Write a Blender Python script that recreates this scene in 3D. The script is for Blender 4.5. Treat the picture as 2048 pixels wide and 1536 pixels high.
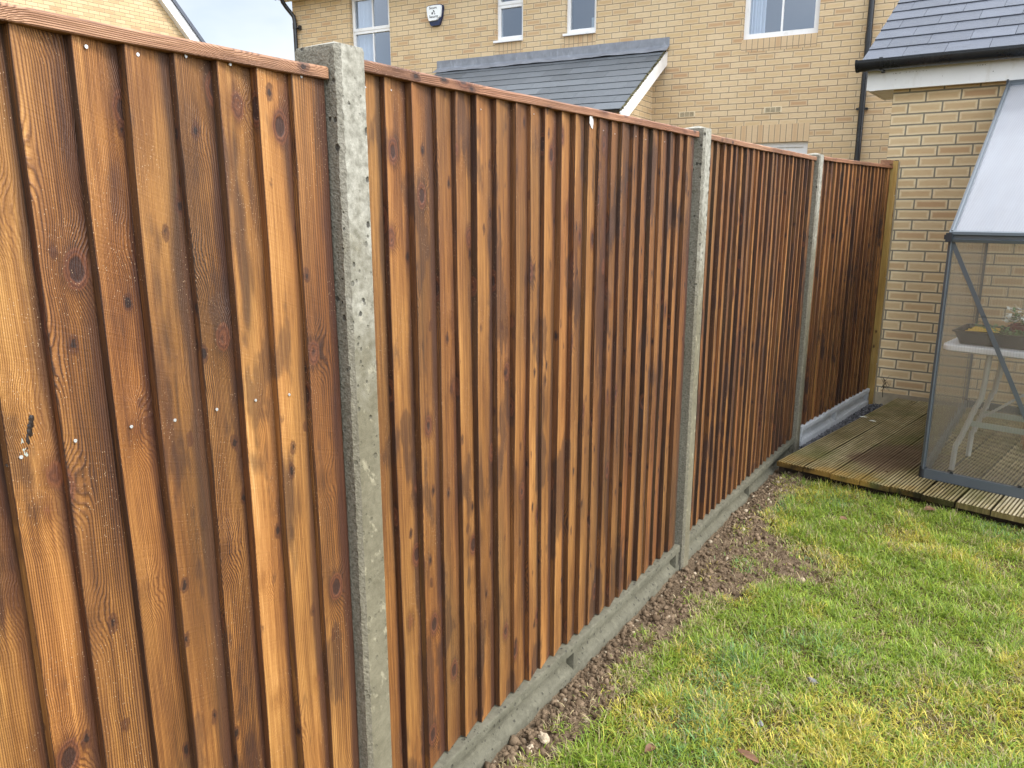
import bpy, bmesh, math, random
import numpy as np
from mathutils import Vector, Matrix, noise as mnoise

for o in list(bpy.data.objects):
    bpy.data.objects.remove(o)
SC = bpy.context.scene
COL = SC.collection
rad = math.radians

# ------------------------------------------------------------------ camera
cam_d = bpy.data.cameras.new("camera")
cam = bpy.data.objects.new("camera", cam_d)
COL.objects.link(cam)
cam_d.sensor_width = 36.0
cam_d.lens = 27.323
cam_d.clip_start = 0.02
cam_d.clip_end = 2000
R_, U_, F_ = (0.8322, 0.5545, 0.0), (-0.1240, 0.1860, 0.9746), (-0.5405, 0.8111, -0.2235)
cam.matrix_world = Matrix(((R_[0], U_[0], -F_[0], 1.122), (R_[1], U_[1], -F_[1], -1.178), (R_[2], U_[2], -F_[2], 1.547), (0, 0, 0, 1)))
SC.camera = cam

# ------------------------------------------------------------------ sky, sun, exposure
SUN_EL, SUN_AZ = 48.0, 78.0      # azimuth from +Y towards +X
SUN_STRENGTH, SUN_ANGLE = 1.25, 18.0
SKY_STRENGTH = 0.10
SC.view_settings.view_transform = 'Standard'
SC.view_settings.look = 'None'
SC.view_settings.gamma = 1
SC.cycles.use_denoising = True
SC.cycles.denoiser = 'OPENIMAGEDENOISE'
SC.cycles.denoising_input_passes = 'RGB_ALBEDO_NORMAL'
SC.cycles.denoising_prefilter = 'ACCURATE'
SC.cycles.caustics_reflective = False
SC.cycles.blur_glossy = 0.6
SC.view_settings.exposure = 1.50

W = bpy.data.worlds.new("World")
SC.world = W
W.use_nodes = True
wn, wl = W.node_tree.nodes, W.node_tree.links
wn.clear()
wo = wn.new("ShaderNodeOutputWorld")
bg = wn.new("ShaderNodeBackground")
bg.inputs[1].default_value = SKY_STRENGTH
sky = wn.new("ShaderNodeTexSky")
sky.sky_type = 'NISHITA'
sky.sun_disc = False
sky.sun_elevation = rad(SUN_EL)
sky.sun_rotation = rad(SUN_AZ)
tc = wn.new("ShaderNodeTexCoord")
cn = wn.new("ShaderNodeTexNoise")
cn.inputs["Scale"].default_value = 2.6
cn.inputs["Detail"].default_value = 5
cn.inputs["Roughness"].default_value = 0.55
cmap = wn.new("ShaderNodeMapping")
cmap.inputs["Scale"].default_value = (1, 1, 2.2)
cmap.inputs["Location"].default_value = (0.4, 1.1, 0.2)
cr = wn.new("ShaderNodeMapRange")
cr.inputs[1].default_value, cr.inputs[2].default_value = 0.34, 0.66
cr.inputs[3].default_value, cr.inputs[4].default_value = 0.50, 1.0
cm = wn.new("ShaderNodeMix")
cm.data_type = 'RGBA'
cm.inputs["B"].default_value = (6.5, 6.7, 6.9, 1)
# thin cloud is brighter round the veiled sun
nrmv = wn.new("ShaderNodeVectorMath"); nrmv.operation = 'NORMALIZE'
dotv = wn.new("ShaderNodeVectorMath"); dotv.operation = 'DOT_PRODUCT'
dotv.inputs[1].default_value = (math.sin(rad(SUN_AZ)) * math.cos(rad(SUN_EL)), math.cos(rad(SUN_AZ)) * math.cos(rad(SUN_EL)), math.sin(rad(SUN_EL)))
glow = wn.new("ShaderNodeMapRange")
for i_, v_ in enumerate((-0.25, 0.95, 0.62, 2.3)):
    glow.inputs[i_ + 1].default_value = v_
gmul = wn.new("ShaderNodeMix"); gmul.data_type = 'RGBA'; gmul.blend_type = 'MULTIPLY'; gmul.inputs["Factor"].default_value = 1.0
gcomb = wn.new("ShaderNodeCombineColor")
wl.new(tc.outputs["Generated"], cmap.inputs[0])
wl.new(cmap.outputs[0], cn.inputs["Vector"])
wl.new(cn.outputs["Fac"], cr.inputs[0])
wl.new(cr.outputs[0], cm.inputs["Factor"])
wl.new(sky.outputs[0], cm.inputs["A"])
wl.new(tc.outputs["Generated"], nrmv.inputs[0]); wl.new(nrmv.outputs[0], dotv.inputs[0])
wl.new(dotv.outputs["Value"], glow.inputs[0])
for i_ in range(3):
    wl.new(glow.outputs[0], gcomb.inputs[i_])
wl.new(cm.outputs["Result"], gmul.inputs["A"]); wl.new(gcomb.outputs[0], gmul.inputs["B"])
wl.new(gmul.outputs["Result"], bg.inputs[0])
wl.new(bg.outputs[0], wo.inputs[0])

sd = bpy.data.lights.new("sun", 'SUN')
sd.energy = SUN_STRENGTH
sd.angle = rad(SUN_ANGLE)
sd.color = (1.0, 0.955, 0.89)
sun = bpy.data.objects.new("sun", sd)
COL.objects.link(sun)
sdir = Vector((math.sin(rad(SUN_AZ)) * math.cos(rad(SUN_EL)), math.cos(rad(SUN_AZ)) * math.cos(rad(SUN_EL)), math.sin(rad(SUN_EL))))
sun.rotation_euler = sdir.to_track_quat('Z', 'Y').to_euler()
sun.location = (6, 2, 9)


# ------------------------------------------------------------------ node helper
class NT:
    def __init__(s, name):
        s.m = bpy.data.materials.new(name)
        s.m.use_nodes = True
        s.t = s.m.node_tree
        s.t.nodes.clear()
        s.out = s.t.nodes.new("ShaderNodeOutputMaterial")

    def n(s, typ, **kw):
        x = s.t.nodes.new("ShaderNode" + typ)
        for k, v in kw.items():
            setattr(x, k, v)
        return x

    def put(s, sock, v):
        if isinstance(v, bpy.types.NodeSocket):
            s.t.links.new(v, sock)
        elif v is not None:
            if sock.type == 'RGBA' and len(v) == 3:
                v = (*v, 1)
            sock.default_value = v

    def math(s, op, a, b=0.0, clamp=False):
        x = s.n("Math", operation=op, use_clamp=clamp)
        s.put(x.inputs[0], a)
        s.put(x.inputs[1], b)
        return x.outputs[0]

    def add(s, a, b): return s.math('ADD', a, b)
    def sub(s, a, b): return s.math('SUBTRACT', a, b)
    def mul(s, a, b): return s.math('MULTIPLY', a, b)

    def xyz(s, x, y, z):
        c = s.n("CombineXYZ")
        s.put(c.inputs[0], x); s.put(c.inputs[1], y); s.put(c.inputs[2], z)
        return c.outputs[0]

    def sep(s, v):
        c = s.n("SeparateXYZ")
        s.put(c.inputs[0], v)
        return c.outputs[0], c.outputs[1], c.outputs[2]

    def noise(s, vec, scale, detail=2.0, rough=0.5, col=False, dist=0.0):
        x = s.n("TexNoise")
        s.put(x.inputs["Vector"], vec)
        x.inputs["Scale"].default_value = scale
        x.inputs["Detail"].default_value = detail
        x.inputs["Roughness"].default_value = rough
        x.inputs["Distortion"].default_value = dist
        return x.outputs["Color"] if col else x.outputs["Fac"]

    def voro(s, vec, scale, feature='F1', rnd=1.0, out="Distance"):
        x = s.n("TexVoronoi", feature=feature)
        s.put(x.inputs["Vector"], vec)
        x.inputs["Scale"].default_value = scale
        x.inputs["Randomness"].default_value = rnd
        return x.outputs[out]

    def rng(s, v, a, b, c=0.0, d=1.0, smooth=False):
        x = s.n("MapRange")
        if smooth:
            x.interpolation_type = 'SMOOTHSTEP'
        s.put(x.inputs[0], v)
        for i, k in enumerate((a, b, c, d)):
            s.put(x.inputs[i + 1], k)
        return x.outputs[0]

    def mix(s, f, a, b, blend='MIX'):
        x = s.n("Mix", data_type='RGBA', blend_type=blend)
        s.put(x.inputs["Factor"], f)
        s.put(x.inputs["A"], a)
        s.put(x.inputs["B"], b)
        return x.outputs["Result"]

    def ramp(s, f, pts, interp='LINEAR'):
        x = s.n("ValToRGB")
        x.color_ramp.interpolation = interp
        e = x.color_ramp.elements
        while len(e) < len(pts):
            e.new(0.5)
        for el, (p, c) in zip(e, pts):
            el.position = p
            el.color = (*c, 1)
        s.put(x.inputs[0], f)
        return x.outputs[0]

    def attr(s, name, out="Vector"):
        x = s.n("Attribute", attribute_name=name)
        return x.outputs[out]

    def obj(s):
        return s.n("TexCoord").outputs["Object"]

    def pos(s):
        return s.n("NewGeometry").outputs["Position"]

    def bump(s, h, strength=0.3, dist=0.01, normal=None):
        x = s.n("Bump")
        s.put(x.inputs["Height"], h)
        x.inputs["Strength"].default_value = strength
        x.inputs["Distance"].default_value = dist
        if normal is not None:
            s.put(x.inputs["Normal"], normal)
        return x.outputs[0]

    def bsdf(s, col, rough=0.6, spec=0.5, normal=None, metal=0.0, **kw):
        x = s.n("BsdfPrincipled")
        s.put(x.inputs["Base Color"], col)
        s.put(x.inputs["Roughness"], rough)
        s.put(x.inputs["Specular IOR Level"], spec)
        s.put(x.inputs["Metallic"], metal)
        if normal is not None:
            s.put(x.inputs["Normal"], normal)
        for k, v in kw.items():
            s.put(x.inputs[k], v)
        return x.outputs[0]

    def done(s, sh):
        s.t.links.new(sh, s.out.inputs[0])
        return s.m


# ------------------------------------------------------------------ materials
def mat_wood(name, ramp, ring_amp=0.33, rough=(0.48, 0.74), stain_amt=1.0, green=0.0, splash=1.0):
    """Sawn softwood: wc = (metres across the grain, metres along it, random per board)."""
    N = NT(name)
    a, l, r = N.sep(N.attr("wc"))
    tone0 = N.attr("tone", "Fac")
    off = N.mul(r, 61.3)
    n1 = N.noise(N.xyz(N.mul(a, 8.0), N.mul(l, 0.95), off), 1.0, 2.0, 0.5)
    wob = N.noise(N.xyz(N.mul(a, 30.0), N.mul(l, 3.0), off), 1.0, 1.0)
    D = N.voro(N.xyz(N.mul(a, 8.0), N.mul(l, 5.2), N.mul(r, 41.0)), 1.0)
    jag = N.noise(N.xyz(N.mul(a, 90.0), N.mul(l, 70.0), off), 1.0, 2.0)
    D = N.add(D, N.mul(N.sub(jag, 0.5), 0.05))
    swirl = N.rng(D, 0.0, 0.46, 1.0, 0.0, smooth=True)
    field = N.add(N.add(a, N.mul(n1, 0.050)), N.add(N.mul(swirl, 0.03), N.mul(wob, 0.0035)))
    dens = N.rng(N.math('FRACT', N.mul(r, 7.77)), 0, 1, 1150.0, 2300.0)
    s1 = N.math('SINE', N.mul(field, dens))
    ring = N.math('POWER', N.rng(s1, -1, 1, 0, 1), 2.2)
    ringk = N.rng(N.noise(N.xyz(N.mul(a, 12.0), N.mul(l, 1.3), N.add(off, 9.0)), 1.0, 1.0), 0.3, 0.7, 0.40, 1.0)
    ring = N.mul(ring, N.mul(ringk, N.rng(N.math('FRACT', N.mul(r, 13.7)), 0, 1, 0.45, 1.15)))
    fib = N.noise(N.xyz(N.mul(a, 420.0), N.mul(l, 11.0), off), 1.0, 2.0, 0.6)
    fib2 = N.noise(N.xyz(N.mul(a, 120.0), N.mul(l, 2.2), off), 1.0, 2.0, 0.6)
    blot = N.noise(N.xyz(N.mul(a, 11.0), N.mul(l, 1.7), N.add(off, 3.0)), 1.0, 3.0, 0.55)
    big = N.noise(N.xyz(N.mul(a, 3.0), N.mul(l, 0.8), N.add(off, 5.0)), 1.0, 2.0)
    tone = N.add(tone0, N.mul(N.sub(blot, 0.5), 0.62))
    tone = N.add(tone, N.mul(N.sub(big, 0.5), 0.26))
    tone = N.add(tone, N.mul(N.sub(0.32, ring), ring_amp))
    tone = N.add(tone, N.mul(N.sub(fib, 0.5), 0.42))
    tone = N.add(tone, N.mul(N.sub(fib2, 0.5), 0.42))
    halo = N.rng(D, 0.13, 0.27, 0.16, 0.0, smooth=True)
    tone = N.sub(tone, halo)
    col = N.ramp(tone, ramp)
    # dark pooled preservative
    st = N.noise(N.xyz(N.mul(a, 7.0), N.mul(l, 1.15), N.add(off, 20.0)), 1.0, 4.0, 0.6)
    stf = N.mul(N.rng(st, 0.585, 0.66, 0.0, 0.8 * stain_amt, smooth=True), N.rng(fib2, 0.2, 0.6, 0.6, 1.0))
    col = N.mix(stf, col, (0.030, 0.011, 0.008))
    # dried dye and painted groove shade along the lap: width and strength wander board by board
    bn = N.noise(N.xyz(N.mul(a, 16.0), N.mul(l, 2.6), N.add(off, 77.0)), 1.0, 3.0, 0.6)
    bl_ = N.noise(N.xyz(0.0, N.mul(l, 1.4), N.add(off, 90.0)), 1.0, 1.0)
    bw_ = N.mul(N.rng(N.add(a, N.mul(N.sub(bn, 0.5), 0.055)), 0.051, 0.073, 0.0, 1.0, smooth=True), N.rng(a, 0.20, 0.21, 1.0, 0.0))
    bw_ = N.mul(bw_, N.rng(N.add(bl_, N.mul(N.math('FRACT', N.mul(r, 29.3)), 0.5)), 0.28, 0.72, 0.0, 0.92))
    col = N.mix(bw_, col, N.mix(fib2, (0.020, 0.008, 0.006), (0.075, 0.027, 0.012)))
    hue = N.noise(N.xyz(N.mul(a, 5.0), N.mul(l, 1.0), N.add(off, 31.0)), 1.0, 1.0)
    col = N.mix(N.rng(hue, 0.45, 0.75, 0.0, 0.38), col, N.mix(1.0, col, (1.18, 0.80, 0.72), 'MULTIPLY'))
    if green:
        g = N.noise(N.xyz(N.mul(a, 6.0), N.mul(l, 1.0), N.add(off, 51.0)), 1.0, 2.0)
        col = N.mix(N.rng(g, 0.5, 0.75, 0.0, green), col, (0.12, 0.085, 0.03))
    wp = N.pos()
    wx, wy, wz = N.sep(wp)
    spl = N.noise(N.xyz(N.mul(wx, 6.0), N.mul(wy, 9.0), N.mul(wz, 3.4)), 1.0, 4.0, 0.6)
    spl = N.add(spl, N.mul(N.sub(N.noise(N.xyz(N.mul(a, 5.0), N.mul(l, 3.0), off), 1.0, 2.0), 0.5), 0.22))
    far = N.rng(wy, -0.6, 2.6, 0.55, 1.0)
    col = N.mix(N.mul(N.rng(spl, 0.565, 0.635, 0.0, 0.88, smooth=True), N.mul(far, splash)), col, N.mix(fib2, (0.014, 0.007, 0.006), (0.055, 0.022, 0.012)))
    # knots: reddish rim, dark heart
    kr = N.rng(D, 0.185, 0.135, 0.0, 1.0, smooth=True)
    kring = N.rng(N.math('SINE', N.mul(D, 130.0)), -1, 1, 0.25, 1.0)
    kcol = N.mix(kring, (0.045, 0.014, 0.008), (0.15, 0.05, 0.02))
    col = N.mix(N.mul(kr, 0.85), col, kcol)
    # many small pin knots
    D2 = N.voro(N.xyz(N.mul(a, 17.0), N.mul(l, 9.5), N.mul(r, 67.0)), 1.0)
    D2 = N.add(D2, N.mul(N.sub(jag, 0.5), 0.16))
    col = N.mix(N.mul(N.rng(D2, 0.185, 0.13, 0.0, 1.0, smooth=True), 0.7), col, (0.055, 0.018, 0.008))
    col = N.mix(N.mul(N.rng(D2, 0.095, 0.065, 0.0, 1.0, smooth=True), 0.85), col, (0.012, 0.006, 0.005))
    kh = N.rng(D, 0.125, 0.075, 0.0, 1.0, smooth=True)
    col = N.mix(N.mul(kh, 0.85), col, N.mix(fib, (0.006, 0.004, 0.004), (0.045, 0.018, 0.012)))
    # pale fuzz and grit left by the saw
    spk = N.voro(N.xyz(N.mul(a, 210.0), N.mul(l, 150.0), off), 1.0)
    spn = N.noise(N.xyz(N.mul(a, 14.0), N.mul(l, 6.0), off), 1.0, 1.0)
    sp = N.mul(N.rng(spk, 0.15, 0.10, 0.0, 1.0), N.rng(spn, 0.52, 0.62, 0.0, 0.75))
    col = N.mix(sp, col, (0.52, 0.36, 0.22))
    # saw marks across the board
    saw = N.noise(N.xyz(N.mul(a, 7.0), N.add(N.mul(l, 260.0), N.mul(a, 90.0)), off), 1.0, 2.0)
    cut = N.voro(N.xyz(0.0, N.add(N.mul(l, 6.5), N.mul(a, 1.2)), off), 1.0)
    cutl = N.mul(N.rng(cut, 0.012, 0.004, 0.0, 1.0), N.rng(spn, 0.35, 0.6, 0.0, 1.0))
    col = N.mix(N.mul(cutl, 0.75), col, (0.03, 0.012, 0.006))
    h = N.add(N.mul(fib, 0.8), N.add(N.mul(ring, 0.5), N.add(N.mul(saw, 0.35), N.mul(fib2, 0.5))))
    h = N.sub(h, N.add(N.mul(kh, 0.8), N.mul(cutl, 1.0)))
    nb = N.bump(h, 0.75, 0.0024)
    ro = N.rng(N.add(fib, N.mul(st, 0.5)), 0.45, 1.05, rough[1], rough[0])
    return N.done(N.bsdf(col, ro, 0.42, nb))


WOOD_RAMP = [(0.0, (0.014, 0.006, 0.004)), (0.25, (0.050, 0.0180, 0.0055)), (0.5, (0.160, 0.0630, 0.0150)), (0.72, (0.320, 0.148, 0.038)), (0.88, (0.47, 0.245, 0.075)), (1.0, (0.62, 0.39, 0.165))]
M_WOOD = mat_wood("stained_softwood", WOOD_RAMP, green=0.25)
RAIL_RAMP = [(0.0, (0.05, 0.018, 0.010)), (0.3, (0.115, 0.050, 0.023)), (0.6, (0.265, 0.130, 0.066)), (0.85, (0.43, 0.25, 0.14)), (1.0, (0.62, 0.40, 0.26))]
M_RAIL = mat_wood("capping_softwood", RAIL_RAMP, ring_amp=0.45, stain_amt=0.5, splash=0.3)
GREEN_RAMP = [(0.0, (0.06, 0.035, 0.008)), (0.4, (0.25, 0.145, 0.03)), (0.7, (0.42, 0.27, 0.07)), (1.0, (0.6, 0.45, 0.2))]
M_GREENWOOD = mat_wood("green_treated_timber", GREEN_RAMP, ring_amp=0.2, stain_amt=0.4, splash=0.0)


def mat_concrete(name, c_lo, c_hi, lime=0.0, pits=1.0, rough_side=False, top_z=None, fleck=0.22):
    N = NT(name)
    p = N.obj()
    x, y, z = N.sep(p)
    n1 = N.noise(p, 9.0, 4.0, 0.6)
    n2 = N.noise(p, 55.0, 4.0, 0.65)
    n3 = N.noise(p, 420.0, 2.0, 0.6)
    v = N.voro(N.xyz(N.mul(x, 75.0), N.mul(y, 75.0), N.mul(z, 52.0)), 1.0)
    msk = N.noise(p, 30.0, 2.0)
    pit = N.mul(N.rng(v, 0.25, 0.14, 0.0, 1.0, smooth=True), N.rng(msk, 0.49, 0.57, 0.0, 1.0))
    lowz = N.rng(z, 0.9, 1.35, 0.25, 1.0)
    va = N.voro(N.xyz(N.mul(x, 34.0), N.mul(y, 34.0), N.mul(z, 27.0)), 1.0)
    vj = N.add(va, N.mul(N.sub(n2, 0.5), 0.25))
    big_p = N.mul(N.rng(vj, 0.20, 0.12, 0.0, 1.0, smooth=True), N.rng(N.noise(p, 7.0, 2.0), 0.34, 0.46, 0.0, 1.0))
    pit = N.mul(N.math('MAXIMUM', N.mul(pit, N.rng(N.noise(p, 4.0, 2.0), 0.40, 0.60, 0.1, 1.0)), big_p), N.mul(lowz, pits) if top_z is not None else pits)
    v2 = N.voro(p, 260.0)
    pit2 = N.mul(N.rng(v2, 0.24, 0.15, 0.0, 1.0), N.rng(n2, 0.5, 0.6, 0.0, 0.8 * pits))
    t = N.add(N.mul(n1, 0.5), N.add(N.mul(n2, 0.45), N.mul(n3, 0.22)))
    col = N.mix(N.rng(t, 0.36, 0.80, 0.0, 1.0), c_lo, c_hi)
    # trowelled diagonal scratches, pale lime spots
    sc = N.noise(N.xyz(N.add(N.mul(y, 40.0), N.mul(z, 14.0)), N.mul(N.sub(z, N.mul(y, 0.35)), 300.0), 1.0), 1.0, 2.0)
    col = N.mix(N.rng(sc, 0.55, 0.75, 0.0, 0.35), col, tuple(c * 0.62 for c in c_lo))
    ls = N.noise(N.xyz(N.mul(x, 30.0), N.add(N.mul(y, 34.0), N.mul(z, 9.0)), N.mul(z, 22.0)), 1.0, 4.0, 0.65)
    col = N.mix(N.rng(ls, 0.585, 0.66, 0.0, fleck), col, tuple(min(0.75, c * 1.55) for c in c_hi))
    if top_z is not None:
        bl = N.rng(N.add(z, N.mul(N.sub(n1, 0.5), 0.9)), top_z - 0.75, top_z - 0.25, 0.0, lime)
        col = N.mix(bl, col, N.mix(N.rng(n2, 0.35, 0.65), (0.180, 0.172, 0.140), (0.375, 0.362, 0.31)))
    h = N.add(N.mul(n2, 0.5), N.mul(n3, 0.35))
    if rough_side:
        nx, ny, nz = N.sep(N.n("NewGeometry").outputs["Normal"])
        sd_ = N.rng(ny, -0.5, -0.85, 0.0, 1.0)
        pb = N.noise(p, 150.0, 3.0, 0.7)
        pb2 = N.voro(p, 190.0)
        agg = N.mix(N.rng(pb, 0.35, 0.65), (0.10, 0.092, 0.07), (0.26, 0.24, 0.19))
        col = N.mix(N.mul(sd_, 0.75), col, agg)
        h = N.add(h, N.mul(N.mul(sd_, N.add(pb, N.mul(pb2, 0.6))), 1.2))
    col = N.mix(N.mul(pit, 0.85), col, (0.035, 0.033, 0.028))
    col = N.mix(N.mul(pit2, 0.6), col, (0.06, 0.055, 0.048))
    h = N.sub(h, N.mul(pit, 2.0))
    return N.done(N.bsdf(col, 0.85, 0.25, N.bump(h, 0.7, 0.0035)))


M_POST = mat_concrete("cast_concrete", (0.092, 0.081, 0.051), (0.205, 0.184, 0.126), 0.9, 1.0, True, 1.84, 0.62)
M_GRAVELB = mat_concrete("damp_concrete", (0.066, 0.062, 0.043), (0.142, 0.133, 0.096), 0.0, 0.8)
M_GRAVELB_PALE = mat_concrete("pale_new_concrete", (0.33, 0.335, 0.34), (0.46, 0.47, 0.48), 0.0, 0.15)


def mat_brick(name, c1, c2, c3, rim, mortar, bw=0.228, rh=0.076, ms=0.0052, ox=0.0, oz=0.0, offset=0.5, rimk=0.7, coords=None):
    N = NT(name)
    x, y, z = N.sep(N.obj())
    wv = N.noise(N.obj(), 13.0, 2.0)
    u = N.add(N.add(x, y), N.add(ox, N.mul(N.sub(wv, 0.5), 0.004)))
    v = N.add(N.add(z, oz), N.mul(N.sub(N.noise(N.obj(), 9.0, 2.0), 0.5), 0.004))
    uv = N.xyz(u, v, 0.0) if coords is None else coords(N, x, y, z)

    def bk(size, smooth, a, b, m):
        t = N.n("TexBrick", offset=offset)
        N.put(t.inputs["Vector"], uv)
        N.put(t.inputs["Color1"], a); N.put(t.inputs["Color2"], b); N.put(t.inputs["Mortar"], m)
        t.inputs["Scale"].default_value = 1.0
        t.inputs["Mortar Size"].default_value = size
        t.inputs["Mortar Smooth"].default_value = smooth
        t.inputs["Bias"].default_value = 0.0
        t.inputs["Brick Width"].default_value = bw
        t.inputs["Row Height"].default_value = rh
        return t
    b0 = bk(ms, 0.25, (0, 0, 0), (1, 1, 1), (0.5, 0.5, 0.5))
    b1 = bk(0.03, 1.0, (1, 1, 1), (1, 1, 1), (1, 1, 1))
    rnd = N.n("SeparateColor")
    N.put(rnd.inputs[0], b0.outputs["Color"])
    rv = rnd.outputs[0]
    col = N.ramp(rv, [(0.0, c1), (0.42, c2), (0.72, c1), (1.0, c3)])
    fine = N.noise(N.obj(), 240.0, 3.0, 0.7)
    med = N.noise(N.obj(), 38.0, 3.0, 0.6)
    hz = N.noise(N.xyz(N.mul(u, 16.0), N.mul(v, 60.0), 0.0), 1.0, 2.0)
    rimf = N.rng(N.add(b1.outputs["Fac"], N.mul(N.sub(med, 0.5), 0.35)), 0.05, 0.65, 0.0, rimk)
    col = N.mix(rimf, col, rim)
    col = N.mix(N.rng(hz, 0.5, 0.75, 0.0, 0.35), col, c3)
    col = N.mix(N.rng(fine, 0.3, 0.7, 0.0, 0.22), col, tuple(c * 0.62 for c in c1))
    spots = N.mul(N.rng(N.voro(N.obj(), 55.0), 0.10, 0.05), N.rng(med, 0.52, 0.62, 0.0, 0.8))
    col = N.mix(spots, col, (0.09, 0.06, 0.035))
    mc = N.mix(N.rng(fine, 0.3, 0.7), tuple(c * 0.75 for c in mortar), tuple(c * 1.2 for c in mortar))
    col = N.mix(b0.outputs["Fac"], col, mc)
    big = N.noise(N.obj(), 1.3, 3.0)
    col = N.mix(N.rng(big, 0.35, 0.7, 0.0, 0.45), col, N.mix(1.0, col, (0.86, 0.80, 0.72), 'MULTIPLY'))
    h = N.add(N.mul(N.sub(1.0, b0.outputs["Fac"]), 1.0), N.mul(fine, 0.22))
    return N.done(N.bsdf(col, 0.9, 0.2, N.bump(h, 0.8, 0.006)))


HB = dict(c1=(0.61, 0.455, 0.26), c2=(0.68, 0.535, 0.34), c3=(0.50, 0.325, 0.185), rim=(0.72, 0.59, 0.41), mortar=(0.30, 0.24, 0.16), rimk=0.6)
M_HBRICK = mat_brick("buff_brick", **HB)
M_SOLDIER = mat_brick("buff_soldier_brick", c1=(0.60, 0.44, 0.265), c2=(0.64, 0.49, 0.315), c3=(0.54, 0.36, 0.21), rim=(0.68, 0.54, 0.36), mortar=(0.31, 0.25, 0.17), bw=0.30, rh=0.0735, offset=0.0, ms=0.005, rimk=0.3,
                      coords=lambda N, x, y, z: N.xyz(N.add(z, 0.04), N.add(x, 0.0), 0.0))
M_GBRICK = mat_brick("multi_buff_brick", c1=(0.58, 0.42, 0.24), c2=(0.62, 0.475, 0.29), c3=(0.49, 0.315, 0.175), rim=(0.78, 0.65, 0.43), mortar=(0.24, 0.215, 0.165), bw=0.2275, rh=0.0772, ms=0.0062, ox=0.035, oz=0.026, rimk=0.85)
M_GABLEB = mat_brick("pale_buff_brick", c1=(0.55, 0.40, 0.22), c2=(0.60, 0.46, 0.28), c3=(0.47, 0.29, 0.16), rim=(0.62, 0.48, 0.30), mortar=(0.27, 0.21, 0.13), rimk=0.4)


def mat_plain(name, col, rough=0.5, spec=0.5, var=0.12, scale=20.0, metal=0.0, bump=0.1, streak=False, dirt=None):
    N = NT(name)
    p = N.obj()
    n = N.noise(p, scale, 4.0, 0.6)
    c = N.mix(N.rng(n, 0.25, 0.75), tuple(k * (1 - var) for k in col), tuple(min(1, k * (1 + var)) for k in col))
    if dirt:
        x, y, z = N.sep(p)
        d = N.noise(N.xyz(N.mul(x, 14.0), N.mul(y, 14.0), N.mul(z, 5.0)), 1.0, 4.0, 0.65)
        c = N.mix(N.rng(d, 0.55, 0.75, 0.0, 0.5), c, dirt)
    f = N.noise(p, scale * 14, 2.0)
    return N.done(N.bsdf(c, N.rng(n, 0.3, 0.7, max(0.05, rough - 0.08), min(1, rough + 0.08)), spec, N.bump(f, bump, 0.001), metal))


M_UPVC = mat_plain("white_upvc", (0.80, 0.81, 0.82), 0.32, 0.5, 0.03, 4.0, dirt=(0.62, 0.60, 0.55))
M_FASCIA = mat_plain("white_fascia_board", (0.74, 0.74, 0.73), 0.45, 0.4, 0.05, 6.0, dirt=(0.50, 0.46, 0.38))
M_BLACKPVC = mat_plain("black_plastic", (0.012, 0.014, 0.018), 0.30, 0.5, 0.2, 9.0, dirt=(0.05, 0.055, 0.06))
M_LEAD = mat_plain("lead_flashing", (0.20, 0.215, 0.245), 0.42, 0.5, 0.28, 7.0, bump=0.25, dirt=(0.40, 0.43, 0.48))
M_STEEL = mat_plain("galvanised_steel", (0.72, 0.74, 0.76), 0.38, 0.6, 0.2, 300.0, 0.7)
M_SAP = mat_plain("dried_white_sap", (0.40, 0.42, 0.36), 0.6, 0.4, 0.6, 260.0, bump=0.9)
M_PITCH = mat_plain("black_resin", (0.016, 0.009, 0.007), 0.4, 0.5, 0.2, 90.0)
M_GHFRAME = mat_plain("grey_aluminium", (0.095, 0.112, 0.128), 0.34, 0.5, 0.08, 8.0, 0.25)
M_GHBASE = mat_plain("slate_grey_steel", (0.088, 0.106, 0.122), 0.40, 0.5, 0.06, 8.0, 0.2)
M_CLIP = mat_plain("dark_plastic_clip", (0.02, 0.024, 0.03), 0.4)
M_TABLETOP = mat_plain("white_table_plastic", (0.82, 0.83, 0.88), 0.42, 0.4, 0.03, 10.0)
M_TUBE = mat_plain("grey_enamelled_tube", (0.42, 0.43, 0.42), 0.35, 0.5, 0.05, 12.0)
M_BAR = mat_plain("pale_green_grey_bar", (0.34, 0.39, 0.36), 0.4, 0.4, 0.05, 12.0)
M_TRAY = mat_plain("black_seed_tray_plastic", (0.015, 0.016, 0.02), 0.35, 0.5, 0.2, 14.0)
M_TERRA = mat_plain("terracotta", (0.36, 0.085, 0.045), 0.7, 0.3, 0.15, 14.0)
M_DKRED = mat_plain("dark_red_plastic", (0.16, 0.02, 0.025), 0.4, 0.4, 0.1, 14.0)
M_YELLOW = mat_plain("yellow_label_plastic", (0.72, 0.46, 0.06), 0.45, 0.4, 0.15, 30.0)
M_COMPOST = mat_plain("dark_compost", (0.03, 0.02, 0.014), 0.95, 0.1, 0.4, 120.0, bump=0.9)
M_LEAFGREEN = mat_plain("leaf_green", (0.085, 0.17, 0.05), 0.5, 0.4, 0.35, 60.0)
M_PETAL = mat_plain("white_petal", (0.75, 0.76, 0.70), 0.6, 0.3, 0.1, 60.0)
M_DEADLEAF = mat_plain("dead_leaf", (0.150, 0.078, 0.045), 0.6, 0.3, 0.35, 60.0)
M_STONE = mat_plain("pale_flint", (0.42, 0.34, 0.24), 0.75, 0.3, 0.35, 45.0, bump=0.8)
M_GREYSTONE = mat_plain("grey_pebble_stone", (0.19, 0.185, 0.18), 0.7, 0.3, 0.35, 60.0, bump=0.8)
M_ALARMW = mat_plain("white_alarm_plastic", (0.80, 0.83, 0.84), 0.35, 0.5, 0.03, 8.0)
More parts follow.
